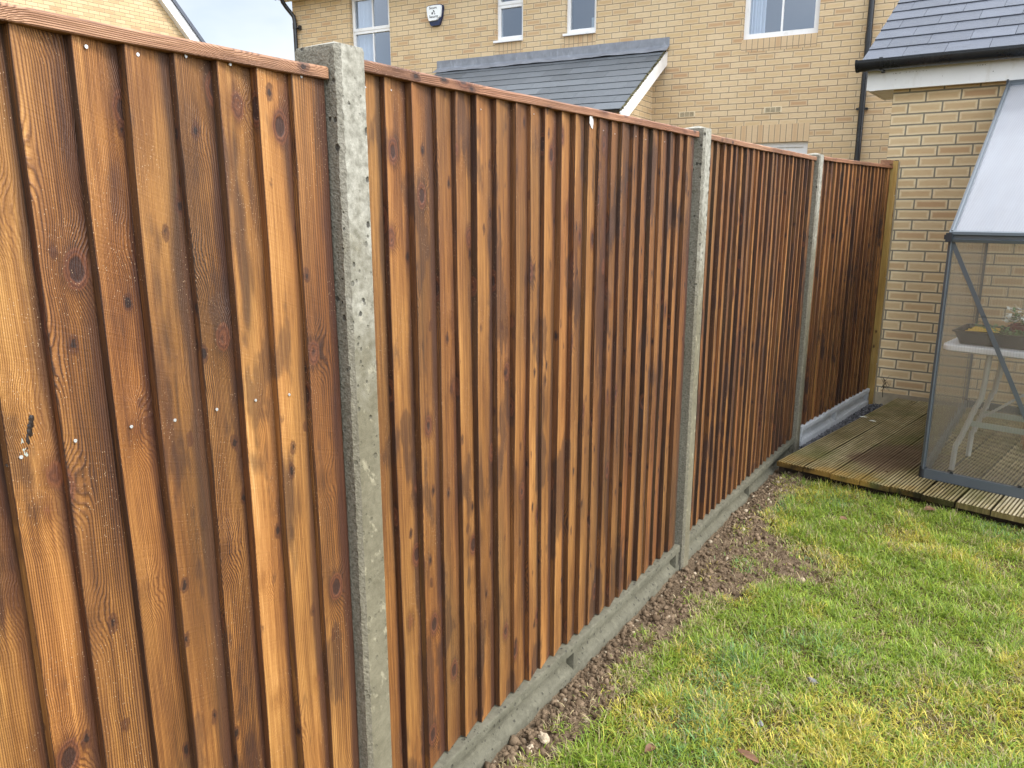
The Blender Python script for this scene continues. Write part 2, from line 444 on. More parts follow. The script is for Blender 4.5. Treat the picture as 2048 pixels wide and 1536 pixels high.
M_ALARMB = mat_plain("navy_alarm_plastic", (0.012, 0.022, 0.075), 0.25, 0.5, 0.15, 8.0)
M_INK = mat_plain("black_print", (0.03, 0.03, 0.035), 0.5)
M_AIRBRICK = mat_plain("cream_air_brick", (0.66, 0.56, 0.38), 0.6, 0.4, 0.1, 14.0)
M_DARKHOLE = mat_plain("dark_slot", (0.10, 0.08, 0.05), 0.9, 0.1)
M_CURTAIN = mat_plain("white_curtain_cloth", (0.72, 0.74, 0.78), 0.9, 0.1, 0.05, 12.0)
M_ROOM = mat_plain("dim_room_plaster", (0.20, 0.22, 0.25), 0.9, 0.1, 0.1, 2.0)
M_MOSS = mat_plain("mossy_mortar", (0.12, 0.11, 0.06), 0.95, 0.1, 0.5, 60.0, bump=0.9)
M_TAG = mat_plain("paper_tag", (0.78, 0.78, 0.76), 0.5, 0.4, 0.06, 60.0)
M_TAGINK = mat_plain("grey_tag_print", (0.33, 0.35, 0.36), 0.6)
M_JOIST = mat_plain("damp_dark_timber", (0.035, 0.025, 0.017), 0.85, 0.2, 0.3, 30.0)
M_RENDER = mat_plain("cement_skirting", (0.33, 0.28, 0.20), 0.95, 0.1, 0.15, 25.0, bump=0.6)


def mat_slate(name, base, gloss=0.42, streaks=0.35):
    N = NT(name)
    p = N.obj()
    x, y, z = N.sep(p)
    r = N.attr("tone", "Fac")
    n = N.noise(p, 26.0, 5.0, 0.62)
    rip = N.noise(N.xyz(N.add(N.mul(x, 9.0), N.mul(r, 40.0)), N.mul(y, 22.0), N.mul(z, 22.0)), 1.0, 5.0, 0.6, dist=1.4)
    edge = N.rng(N.math('ABSOLUTE', N.sub(N.math('FRACT', N.mul(rip, 6.0)), 0.5)), 0.0, 0.10, 1.0, 0.0)
    edge = N.mul(edge, N.rng(N.noise(p, 8.0, 2.0), 0.48, 0.6, 0.0, 1.0))
    c = N.mix(N.rng(N.add(N.mul(n, 0.9), N.mul(r, 0.3)), 0.3, 0.9), tuple(k * 0.72 for k in base), tuple(k * 1.28 for k in base))
    c = N.mix(N.mul(edge, streaks), c, tuple(min(1, k * 2.1) for k in base))
    fine = N.noise(p, 300.0, 2.0)
    h = N.add(N.mul(rip, 1.0), N.add(N.mul(edge, -0.35), N.mul(fine, 0.12)))
    return N.done(N.bsdf(c, N.rng(n, 0.3, 0.7, gloss - 0.10, gloss + 0.15), 0.35, N.bump(h, 0.9, 0.006)))


M_SLATE = mat_slate("blue_grey_slate", (0.088, 0.098, 0.122), 0.60, 0.55)
M_PORCHSLATE = mat_slate("dark_grey_slate", (0.105, 0.117, 0.130), 0.62, 0.35)


def mat_glass(name, tint=(0.80, 0.86, 0.92), refl=0.20):
    N = NT(name)
    tr = N.n("BsdfTransparent")
    N.put(tr.inputs[0], tint)
    gl = N.n("BsdfGlossy")
    N.put(gl.inputs["Color"], (0.80, 0.88, 1.0))
    gl.inputs["Roughness"].default_value = 0.04
    fr = N.n("Fresnel")
    fr.inputs[0].default_value = 1.5
    f = N.math('ADD', fr.outputs[0], refl, True)
    m = N.n("MixShader")
    N.put(m.inputs[0], f)
    N.t.links.new(tr.outputs[0], m.inputs[1]); N.t.links.new(gl.outputs[0], m.inputs[2])
    return N.done(m.outputs[0])


M_GLASS = mat_glass("window_glass")


def mat_poly(name, clear, milk, tint, ribs):
    """Twin-wall polycarbonate: clear sheet with thin milky ribs."""
    N = NT(name)
    x, y, z = N.sep(N.obj())
    w = N.math('SINE', N.mul(x, 2 * math.pi / ribs))
    rib = N.rng(w, 0.55, 0.95, 0.0, 1.0)
    n = N.noise(N.obj(), 5.0, 3.0)
    drops = N.mul(N.rng(N.voro(N.obj(), 85.0), 0.10, 0.05), N.rng(N.noise(N.obj(), 5.0, 1.0), 0.42, 0.6, 0.0, 0.9))
    nb = N.bump(N.mul(w, 1.0), 0.35, 0.002)
    tr = N.n("BsdfTransparent")
    N.put(tr.inputs[0], (0.93, 0.94, 0.92))
    rf = N.n("BsdfRefraction")
    N.put(rf.inputs["Color"], (0.93, 0.94, 0.92)); rf.inputs["IOR"].default_value = 1.02; rf.inputs["Roughness"].default_value = 0.17
    N.put(rf.inputs["Normal"], nb)
    mt = N.n("MixShader"); mt.inputs[0].default_value = 0.82
    N.t.links.new(tr.outputs[0], mt.inputs[1]); N.t.links.new(rf.outputs[0], mt.inputs[2])
    df = N.n("BsdfDiffuse"); N.put(df.inputs[0], tint)
    tl = N.n("BsdfTranslucent"); N.put(tl.inputs[0], tint)
    md = N.n("MixShader"); md.inputs[0].default_value = 0.5
    N.t.links.new(df.outputs[0], md.inputs[1]); N.t.links.new(tl.outputs[0], md.inputs[2])
    gl = N.n("BsdfGlossy"); gl.inputs["Roughness"].default_value = 0.12
    N.put(gl.inputs["Normal"], nb)
    stk = N.noise(N.xyz(N.mul(x, 9.0), N.mul(y, 1.2), N.mul(z, 1.2)), 1.0, 3.0)
    f = N.add(N.add(milk, N.mul(rib, 0.09)), N.add(N.mul(N.sub(n, 0.5), 0.10), N.add(N.mul(N.sub(stk, 0.5), 0.22), N.mul(drops, 0.8))))
    m1 = N.n("MixShader"); N.put(m1.inputs[0], N.math('MINIMUM', f, 0.97))
    N.t.links.new(mt.outputs[0], m1.inputs[1]); N.t.links.new(md.outputs[0], m1.inputs[2])
    fr = N.n("Fresnel"); fr.inputs[0].default_value = 1.45
    m2 = N.n("MixShader"); N.put(m2.inputs[0], N.mul(fr.outputs[0], 0.8))
    N.t.links.new(m1.outputs[0], m2.inputs[1]); N.t.links.new(gl.outputs[0], m2.inputs[2])
    return N.done(m2.outputs[0])


M_POLY_WALL = mat_poly("clear_twinwall_sheet", 1, 0.20, (0.62, 0.555, 0.46), 0.013)
M_POLY_ROOF = mat_poly("opal_twinwall_sheet", 0, 0.82, (0.43, 0.455, 0.51), 0.013)


def mat_deck():
    N = NT("grooved_decking")
    a, l, r = N.sep(N.attr("wc"))
    tone0 = N.attr("tone", "Fac")
    off = N.mul(r, 31.0)
    p = N.obj()
    fib = N.noise(N.xyz(N.mul(a, 260.0), N.mul(l, 6.0), off), 1.0, 3.0, 0.65)
    str2 = N.noise(N.xyz(N.mul(a, 60.0), N.mul(l, 2.2), off), 1.0, 3.0, 0.6)
    wet = N.noise(p, 2.6, 4.0, 0.6)
    big = N.noise(p, 5.5, 4.0, 0.6)
    t = N.add(tone0, N.add(N.mul(N.sub(fib, 0.5), 0.55), N.mul(N.sub(str2, 0.5), 0.55)))
    t = N.add(t, N.mul(N.sub(wet, 0.5), 0.5))
    col = N.ramp(t, [(0.0, (0.014, 0.011, 0.005)), (0.3, (0.070, 0.052, 0.020)), (0.55, (0.18, 0.138, 0.056)), (0.8, (0.38, 0.315, 0.175)), (1.0, (0.60, 0.52, 0.35))])
    x, y, z = N.sep(p)
    # algae, a wine-dark spill and orange wet wood along the lawn edge
    col = N.mix(N.rng(N.noise(p, 3.3, 3.0), 0.5, 0.68, 0.0, 0.75), col, N.mix(fib, (0.030, 0.033, 0.008), (0.17, 0.165, 0.045)))
    dx, dy = N.sub(x, 0.47), N.sub(y, 0.60)
    u1 = N.add(N.mul(dx, 0.95), N.mul(dy, -0.30)); u2 = N.add(N.mul(dx, 0.30), N.mul(dy, 0.95))
    dd = N.math('SQRT', N.add(N.mul(N.mul(u1, u1), 9.0), N.mul(N.mul(u2, u2), 3.2)))
    dd = N.add(dd, N.mul(N.sub(big, 0.5), 1.3))
    col = N.mix(N.rng(dd, 0.8, 0.4, 0.0, 0.72, smooth=True), col, N.mix(fib, (0.028, 0.012, 0.011), (0.14, 0.070, 0.045)))
    oe = N.mul(N.rng(y, 0.26, 0.03, 0.0, 1.0), N.rng(N.noise(p, 7.0, 3.0), 0.42, 0.62, 0.0, 0.65))
    oe = N.mul(oe, N.rng(x, 0.78, 0.86, 1.0, 0.0))
    col = N.mix(oe, col, N.mix(fib, (0.15, 0.075, 0.012), (0.42, 0.25, 0.06)))
    nx, ny, nz = N.sep(N.n("NewGeometry").outputs["Normal"])
    h = N.add(N.mul(fib, 1.0), N.mul(str2, 0.4))
    return N.done(N.bsdf(col, N.rng(big, 0.3, 0.7, 0.26, 0.58), 0.4, N.bump(h, 0.6, 0.0025)))


M_DECK = mat_deck()


def mat_soil():
    N = NT("crumbly_soil")
    p = N.pos()
    n = N.noise(p, 16.0, 5.0, 0.65)
    f = N.noise(p, 130.0, 4.0, 0.7)
    v = N.voro(p, 110.0)
    c = N.mix(N.rng(N.add(N.mul(n, 0.5), N.mul(f, 0.6)), 0.35, 0.75), (0.056, 0.038, 0.022), (0.205, 0.148, 0.095))
    c = N.mix(N.rng(v, 0.25, 0.12, 0.0, 0.35), c, (0.32, 0.24, 0.16))
    h = N.add(N.mul(f, 1.0), N.mul(v, -0.8))
    return N.done(N.bsdf(c, 0.95, 0.15, N.bump(h, 1.0, 0.008)))


def mat_clod():
    N = NT("soil_clods_and_grit")
    c0 = N.attr("shade", "Color")
    f = N.noise(N.pos(), 220.0, 4.0, 0.7)
    c = N.mix(N.rng(f, 0.3, 0.7, 0.0, 0.55), c0, N.mix(1.0, c0, (0.42, 0.38, 0.34), 'MULTIPLY'))
    return N.done(N.bsdf(c, 0.92, 0.2, N.bump(f, 0.9, 0.003)))


def mat_lawn():
    N = NT("thatch_under_grass")
    p = N.pos()
    n = N.noise(p, 7.0, 5.0, 0.65)
    f = N.noise(p, 90.0, 4.0, 0.7)
    c = N.mix(N.rng(N.add(N.mul(n, 0.6), N.mul(f, 0.5)), 0.35, 0.75), (0.035, 0.030, 0.012), (0.16, 0.125, 0.045))
    return N.done(N.bsdf(c, 0.95, 0.1, N.bump(f, 1.0, 0.01)))


def mat_grass():
    N = NT("grass_blades")
    c = N.attr("shade", "Color")
    d = N.bsdf(c, 0.5, 0.35)
    t = N.n("BsdfTranslucent")
    N.put(t.inputs[0], N.mix(1.0, c, (1.15, 1.1, 0.6), 'MULTIPLY'))
    m = N.n("MixShader")
    m.inputs[0].default_value = 0.35
    N.t.links.new(d, m.inputs[1]); N.t.links.new(t.outputs[0], m.inputs[2])
    return N.done(m.outputs[0])


M_SOIL, M_CLOD, M_LAWN, M_GRASS = mat_soil(), mat_clod(), mat_lawn(), mat_grass()


# ------------------------------------------------------------------ mesh helpers
class MB:
    """collects verts / faces (with wood coordinates and a tone per vertex) into ONE mesh"""
    def __init__(s):
        s.v, s.f, s.wc, s.tn = [], [], [], []

    def vert(s, p, wc=(0, 0, 0), tone=0.5):
        s.v.append(tuple(p)); s.wc.append(tuple(wc)); s.tn.append(tone)
        return len(s.v) - 1

    def face(s, *i):
        s.f.append(tuple(i))

    def poly_prism(s, pts, d, wcf=None, tone=0.5):
        """closed outline pts (3D) swept by vector d"""
        n = len(pts)
        d = Vector(d)
        a = [s.vert(p, wcf(p) if wcf else (0, 0, 0), tone) for p in pts]
        b = [s.vert(Vector(p) + d, wcf(Vector(p) + d) if wcf else (0, 0, 0), tone) for p in pts]
        s.face(*a[::-1]); s.face(*b)
        for i in range(n):
            j = (i + 1) % n
            s.face(a[i], a[j], b[j], b[i])

    def box(s, lo, hi, grain=None, rnd=0.0, tone=0.5, bev=0.0):
        x0, y0, z0 = lo; x1, y1, z1 = hi
        if grain is None:
            wcf = None
        else:
            o = [k for k in range(3) if k != grain]
            wcf = lambda p: (p[o[0]] + p[o[1]], p[grain], rnd)
        if bev > 0:
            g = grain if grain is not None else 2
            o = [k for k in range(3) if k != g]
            A0, A1, B0, B1 = lo[o[0]], hi[o[0]], lo[o[1]], hi[o[1]]
            ring = [(A0 + bev, B0), (A1 - bev, B0), (A1, B0 + bev), (A1, B1 - bev), (A1 - bev, B1), (A0 + bev, B1), (A0, B1 - bev), (A0, B0 + bev)]
            pts = []
            for (p, q) in ring:
                t = [0, 0, 0]; t[o[0]] = p; t[o[1]] = q; t[g] = lo[g]
                pts.append(tuple(t))
            dv = [0, 0, 0]; dv[g] = hi[g] - lo[g]
            if g == 1:
                pts = pts[::-1]
            s.poly_prism(pts, dv, wcf, tone)
        else:
            s.poly_prism([(x0, y0, z0), (x1, y0, z0), (x1, y1, z0), (x0, y1, z0)], (0, 0, z1 - z0), wcf, tone)

    def bar(s, p, q, w, h=None, up=(0, 0, 1)):
        p, q = Vector(p), Vector(q)
        h = h or w
        d = (q - p).normalized()
        up = Vector(up)
        if abs(d.dot(up)) > 0.98:
            up = Vector((1, 0, 0))
        sx = d.cross(up).normalized(); sy = sx.cross(d)
        pts = [p + sx * i * w / 2 + sy * j * h / 2 for i, j in ((-1, -1), (1, -1), (1, 1), (-1, 1))]
        s.poly_prism(pts, q - p)

    def tube(s, pts, r, n=12, caps=True):
        pts = [Vector(p) for p in pts]
        rings = []
        prev = None
        for i, p in enumerate(pts):
            d = ((pts[min(i + 1, len(pts) - 1)] - p).normalized() + (p - pts[max(i - 1, 0)]).normalized()).normalized()
            if prev is None:
                up = Vector((0, 0, 1)) if abs(d.z) < 0.9 else Vector((1, 0, 0))
                sx = d.cross(up).normalized()
            else:
                sx = (prev - d * prev.dot(d)).normalized()
            prev = sx
            sy = d.cross(sx)
            rr = r[i] if isinstance(r, (list, tuple)) else r
            rings.append([s.vert(p + (sx * math.cos(t) + sy * math.sin(t)) * rr) for t in (2 * math.pi * k / n for k in range(n))])
        for A, B in zip(rings, rings[1:]):
            for k in range(n):
                s.face(A[k], A[(k + 1) % n], B[(k + 1) % n], B[k])
        if caps:
            s.face(*rings[0][::-1]); s.face(*rings[-1])

    def build(s, name, mat, parent=None, smooth=False, loc=None):
        me = bpy.data.meshes.new(name)
        me.from_pydata(s.v, [], s.f)
        at = me.attributes.new("wc", 'FLOAT_VECTOR', 'POINT')
        at.data.foreach_set("vector", np.array(s.wc, dtype=np.float32).ravel())
        at = me.attributes.new("tone", 'FLOAT', 'POINT')
        at.data.foreach_set("value", np.array(s.tn, dtype=np.float32))
        bm = bmesh.new(); bm.from_mesh(me)
        bmesh.ops.recalc_face_normals(bm, faces=bm.faces)
        bm.to_mesh(me); bm.free()
        if smooth:
            for p in me.polygons:
                p.use_smooth = True
            try:
                me.set_sharp_from_angle(angle=rad(40))
            except Exception:
                pass
        me.materials.append(mat)
        o = bpy.data.objects.new(name, me)
        COL.objects.link(o)
        if parent is not None:
            o.parent = parent
        if loc is not None:
            o.location = loc
        return o


def tag(o, label=None, cat=None, group=None, kind=None):
    for k, v in (("label", label), ("category", cat), ("group", group), ("kind", kind)):
        if v:
            o[k] = v
    return o


def empty(name, loc=(0, 0, 0), rz=0.0, label=None, cat=None, group=None):
    o = bpy.data.objects.new(name, None)
    o.empty_display_size = 0.1
    COL.objects.link(o)
    o.location = loc
    o.rotation_euler = (0, 0, rz)
    return tag(o, label, cat, group)


def raw_mesh(name, verts, faces, mat, shade=None, parent=None, smooth=False):
    """numpy arrays -> one mesh object; faces all the same size; shade = rgb per vertex"""
    me = bpy.data.meshes.new(name)
    nv, nf, k = len(verts), len(faces), faces.shape[1]
    me.vertices.add(nv); me.vertices.foreach_set("co", verts.astype(np.float32).ravel())
    me.loops.add(nf * k); me.loops.foreach_set("vertex_index", faces.astype(np.int32).ravel())
    me.polygons.add(nf)
    me.polygons.foreach_set("loop_start", np.arange(0, nf * k, k, dtype=np.int32))
    me.polygons.foreach_set("loop_total", np.full(nf, k, dtype=np.int32))
    if smooth:
        me.polygons.foreach_set("use_smooth", np.ones(nf, dtype=bool))
    me.update(calc_edges=True)
    if shade is not None:
        at = me.attributes.new("shade", 'FLOAT_COLOR', 'POINT')
        at.data.foreach_set("color", np.concatenate([shade, np.ones((nv, 1))], 1).astype(np.float32).ravel())
    me.materials.append(mat)
    o = bpy.data.objects.new(name, me)
    COL.objects.link(o)
    if parent is not None:
        o.parent = parent
    return o


def sstep(a, b, x):
    t = np.clip((x - a) / (b - a), 0, 1)
    return t * t * (3 - 2 * t)


RNG = np.random.default_rng(7)
random.seed(11)


# ------------------------------------------------------------------ ground levels
def ground_z(x, y):
    return -0.012 + 0.026 * sstep(1.2, 3.1, np.asarray(y, float)) + 0.012 * sstep(0.2, 1.2, np.asarray(x, float))


EDGE_Y = np.array([-1.5, 0.3, 0.6, 0.8, 1.05, 1.3, 1.55, 1.8, 1.98, 2.08, 2.2, 2.32, 2.45, 2.7, 2.95, 3.2, 3.6])
EDGE_X = np.array([0.08, 0.085, 0.125, 0.14, 0.155, 0.17, 0.20, 0.24, 0.34, 0.45, 0.47, 0.36, 0.18, 0.13, 0.14, 0.18, 0.20])


def soil_edge(y):
    return np.interp(y, EDGE_Y, EDGE_X)


def vnoise(x, y, s, seed=0):
    """cheap smooth value noise, numpy"""
    x = np.asarray(x) * s + seed * 17.3; y = np.asarray(y) * s - seed * 9.1
    xi, yi = np.floor(x), np.floor(y)
    fx, fy = x - xi, y - yi
    fx, fy = fx * fx * (3 - 2 * fx), fy * fy * (3 - 2 * fy)

    def h(i, j):
        return np.modf(np.abs(np.sin(i * 127.1 + j * 311.7 + seed * 74.7) * 43758.5453))[0]
    return (h(xi, yi) * (1 - fx) + h(xi + 1, yi) * fx) * (1 - fy) + (h(xi, yi + 1) * (1 - fx) + h(xi + 1, yi + 1) * fx) * fy


# far ground, one sheet to the horizon
m = MB()
q = [m.vert(p) for p in ((-400, -400, -0.10), (400, -400, -0.10), (400, 400, -0.10), (-400, 400, -0.10))]
m.face(*q)
tag(m.build("ground", M_LAWN), kind='structure')


def grid_sheet(name, x0, x1, y0, y1, step, zf, mat):
    nx, ny = int((x1 - x0) / step) + 1, int((y1 - y0) / step) + 1
    X, Y = np.meshgrid(np.linspace(x0, x1, nx), np.linspace(y0, y1, ny))
    Z = zf(X, Y)
    V = np.stack([X, Y, Z], -1).reshape(-1, 3)
    i = (np.arange(ny - 1)[:, None] * nx + np.arange(nx - 1)[None, :]).ravel()
    F = np.stack([i, i + 1, i + nx + 1, i + nx], 1)
    return raw_mesh(name, V, F, mat, smooth=True)


def lawn_z(X, Y):
    return ground_z(X, Y) + 0.014 * (vnoise(X, Y, 6, 1) - 0.5) + 0.010 * (vnoise(X, Y, 23, 2) - 0.5)


def soil_h(X, Y):
    t = np.clip(X / soil_edge(Y), 0, 1.6)
    body = -0.014 * np.exp(-(t / 0.5) ** 2) + 0.014 * (1 - sstep(0.75, 1.15, t)) - 0.022 * sstep(0.95, 1.3, t)
    n = (vnoise(X, Y, 18, 3) - 0.5) * 0.022 + (vnoise(X, Y, 47, 4) - 0.5) * 0.014 + (vnoise(X, Y, 110, 5) - 0.5) * 0.008
    return ground_z(X, Y) + body - 0.012 + n * (1 - sstep(1.0, 1.3, t))


def lawn_sheet_z(X, Y):
    return lawn_z(X, Y) - 0.07 * (1 - sstep(0.85, 1.35, X / soil_edge(Y)))


tag(grid_sheet("lawn", -0.06, 4.5, -3.0, 3.75, 0.03, lawn_sheet_z, M_LAWN), kind='structure')
tag(grid_sheet("soil", -0.05, 0.62, -1.2, 3.45, 0.008, soil_h, M_SOIL), kind='structure')

# ------------------------------------------------------------------ the fence
PITCH = 0.0795


def board_run(mb, y0, n, z0, z1, xo, base_tone, spread, last_flat=True, seed=1, top_fade=0.0):
    """feather-edge boards: thick edge towards -y, thin edge tucked behind the next board"""
    rg = random.Random(seed)
    nz = 26
    for k in range(n):
        rnd = rg.random()
        tone = base_tone + rg.uniform(-spread, spread)
        T = rg.uniform(0.0130, 0.0175)
        ed = rg.uniform(0.05, 0.34)
        x_out = xo + rg.uniform(-0.0030, 0.0024)
        ya = y0 + k * PITCH + rg.uniform(-0.006, 0.006)
        w = PITCH + 0.022
        flat = last_flat and k == n - 1
        if flat:
            w, T = PITCH + 0.004, 0.006
            x_out += 0.003
        ph1, ph2, am = rg.uniform(0, 6), rg.uniform(0, 6), rg.uniform(0.0006, 0.0028)
        zb = z0 + rg.uniform(-0.003, 0.003)
        lean = rg.uniform(-0.0032, 0.0032)
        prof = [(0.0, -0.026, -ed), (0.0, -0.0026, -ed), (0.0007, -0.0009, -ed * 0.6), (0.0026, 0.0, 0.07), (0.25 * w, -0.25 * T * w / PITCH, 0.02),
                (0.5 * w, -0.5 * T * w / PITCH, 0.0), (0.75 * w, -0.75 * T * w / PITCH, 0.0), (w, -T * w / PITCH, 0.0), (w, -0.026, -0.1)]
        rings = []
        for i in range(nz + 1):
            z = zb + (z1 - zb) * i / nz
            dy = am * math.sin(z * 4.1 + ph1) + 0.0005 * math.sin(z * 17.0 + ph2) + lean * (z - 0.9) / 0.9
            dx = 0.0012 * math.sin(z * 2.7 + ph2)
            ring = []
            for (py, px, dt) in prof:
                ax = py if px > -0.02 else py + 0.3
                if py == 0.0:
                    ax = -0.5 + px * 1.0 if px < -0.02 else -0.475
                    ax = 0.35 + px
                ring.append(mb.vert((x_out + px + dx, ya + py + dy, z), (ax, z, rnd), tone + dt))
            rings.append(ring)
        m_ = len(prof)
        for A, B in zip(rings, rings[1:]):
            for j in range(m_):
                jj = (j + 1) % m_
                mb.face(A[j], A[jj], B[jj], B[j])
        mb.face(*rings[0][::-1]); mb.face(*rings[-1])


def rail_mesh(L, z0, z1, x0, x1, seed, tone):
    """capping rail with a weathered top, a little uneven along its length"""
    mb = MB()
    rg = random.Random(seed)
    rnd = rg.random()
    pr = [(x0, z0), (x1 - 0.0015, z0), (x1, z0 + 0.0015), (x1, z1 - 0.005), (x1 - 0.004, z1 - 0.001), ((x0 + x1) / 2, z1 + 0.004), (x0, z1 - 0.004)]
    n = 30
    ph = rg.uniform(0, 6)
    rings = []
    for i in range(n + 1):
        y = L * i / n
        dz = 0.0014 * math.sin(y * 3.1 + ph) + 0.0005 * math.sin(y * 21)
        rings.append([mb.vert((x, y, z + dz), (z * 1.0 + x * 0.7, y, rnd), tone) for (x, z) in pr])
    for A, B in zip(rings, rings[1:]):
        for j in range(len(pr)):
            jj = (j + 1) % len(pr)
            mb.face(A[j], A[jj], B[jj], B[j])
    mb.face(*rings[0][::-1]); mb.face(*rings[-1])
    return mb


def disc(mb, c, r, nrm, th=0.0015, n=10):
    nrm = Vector(nrm).normalized()
    up = Vector((0, 0, 1)) if abs(nrm.z) < 0.9 else Vector((1, 0, 0))
    sx = nrm.cross(up).normalized(); sy = nrm.cross(sx)
    pts = [Vector(c) + sx * r * math.cos(2 * math.pi * k / n) + sy * r * math.sin(2 * math.pi * k / n) for k in range(n)]
    mb.poly_prism(pts, nrm * th)


def fence_panel(loc, rz, L, n, z0, z1, tone, spread, seed, label, nail_rows, nail_r, rail_tone):
    root = empty("fence_panel", loc, rz, label, "fence panel", "closeboard fence panels")
    mb = MB()
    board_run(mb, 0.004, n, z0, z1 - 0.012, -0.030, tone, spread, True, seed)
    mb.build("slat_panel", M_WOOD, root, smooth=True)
    rail_mesh(L, z1 - 0.0235, z1, -0.085, -0.0225, seed + 50, rail_tone).build("capping_rail", M_RAIL, root, smooth=True)
    for zz in (0.28, 0.98, 1.62):
        back = MB()
        back.box((-0.092, 0.0, zz - 0.02), (-0.055, L, zz + 0.02), 1, 0.3, 0.4)
        back.build("back_rail", M_WOOD, root)
    if nail_rows:
        nb = MB()
        disc(nb, (0, 0, 0), nail_r, (1, 0.16, 0))
        nail0 = None
        rg = random.Random(seed)
        for zz in nail_rows:
            for k in range(n):
                if rg.random() < (0.74 if nail_r > 0.002 else 0.5):
                    f = 0.27 + rg.uniform(-0.06, 0.06)
                    if nail0 is None:
                        nl = nail0 = nb.build("nail", M_STEEL, root)
                    else:
                        nl = nail0.copy(); COL.objects.link(nl); nl.parent = root
                    nl.location = (-0.030 - f * 0.0135 + 0.0005, 0.004 + (k + f) * PITCH, zz + rg.uniform(-0.009, 0.009))
    return root


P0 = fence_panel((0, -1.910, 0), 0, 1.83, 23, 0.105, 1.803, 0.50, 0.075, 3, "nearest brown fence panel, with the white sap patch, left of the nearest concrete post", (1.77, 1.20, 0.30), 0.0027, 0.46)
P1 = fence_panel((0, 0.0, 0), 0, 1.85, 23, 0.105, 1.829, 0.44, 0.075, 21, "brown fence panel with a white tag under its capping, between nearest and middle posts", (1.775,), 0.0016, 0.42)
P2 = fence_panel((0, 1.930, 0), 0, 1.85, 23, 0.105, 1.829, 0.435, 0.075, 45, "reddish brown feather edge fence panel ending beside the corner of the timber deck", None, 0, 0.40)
A3 = rad(-6.6)
P3 = fence_panel((0.024, 3.855, 0), A3, 1.452, 18, 0.158, 1.836, 0.50, 0.085, 77, "short farthest brown fence panel standing on the pale board, against the brick garage", None, 0, 0.40)

# white dried sap and black resin on the nearest panel, white tag on the next one
def blob(mb, c, rx, ry, rz, seed, sub=2, rough=0.35):
    bm = bmesh.new()
    bmesh.ops.create_icosphere(bm, subdivisions=sub, radius=1)
    o = len(mb.v)
    for v in bm.verts:
        k = 1 + rough * mnoise.noise(Vector(v.co) * 1.7 + Vector((seed, seed * 2.3, 0)))
        mb.vert((c[0] + v.co.x * rx * k, c[1] + v.co.y * ry * k, c[2] + v.co.z * rz * k))
    for f in bm.faces:
        mb.face(*[o + v.index for v in f.verts])
    bm.free()


mb = MB()
blob(mb, (-0.0362, 1.910 - 0.688, 1.209), 0.0015, 0.0055, 0.0085, 3.3, 4, 1.1)
blob(mb, (-0.0362, 1.910 - 0.689, 1.220), 0.0016, 0.0032, 0.0070, 8.1, 4, 0.9)
mb.build("sap_patch", M_SAP, P0, smooth=True)
mb = MB()
for (dy, dz, ry, rz) in ((-0.706, 1.194, 0.0060, 0.0036), (-0.699, 1.197, 0.0060, 0.0032), (-0.692, 1.202, 0.0050, 0.0036), (-0.6835, 1.213, 0.0032, 0.0075), (-0.6795, 1.224, 0.0028, 0.0085), (-0.675, 1.237, 0.0030, 0.009), (-0.671, 1.249, 0.0036, 0.008)):
    blob(mb, (-0.0366, 1.910 + dy, dz), 0.0006, ry, rz, dy * 90, 3, 0.9)
mb.build("resin_streak", M_PITCH, P0, smooth=True)
tg = empty("tag_pivot")
bpy.data.objects.remove(tg)
mb = MB()
ty, tz = 0.004 + 12 * PITCH + 0.003, 1.787
outl = [(0, 0.002), (0.012, -0.006), (0.027, -0.012), (0.031, 0.004), (0.029, 0.018), (0.022, 0.024), (0.008, 0.027), (0.0, 0.024)]
mb.poly_prism([(-0.0270 - 0.005 * (a / 0.03), ty + a, tz - 0.004 + b) for a, b in outl], (0.0008, 0, 0))
tagp = mb.build("paper_tag", M_TAG, P1)
mb = MB()
for (a, b, w, h) in ((0.008, 0.016, 0.006, 0.0035), (0.017, 0.013, 0.007, 0.005), (0.012, 0.008, 0.008, 0.0025), (0.009, 0.001, 0.006, 0.003), (0.019, -0.002, 0.006, 0.003), (0.022, 0.017, 0.003, 0.003)):
    xx = -0.0260 - 0.005 * (a / 0.03)
    mb.poly_prism([(xx, ty + a - w / 2, tz - 0.004 + b - h / 2), (xx - 0.0003, ty + a + w / 2, tz - 0.004 + b - h / 2), (xx - 0.0003, ty + a + w / 2, tz - 0.004 + b + h / 2), (xx, ty + a - w / 2, tz - 0.004 + b + h / 2)], (0.0006, 0, 0))
mb.build("printing", M_TAGINK, tagp)


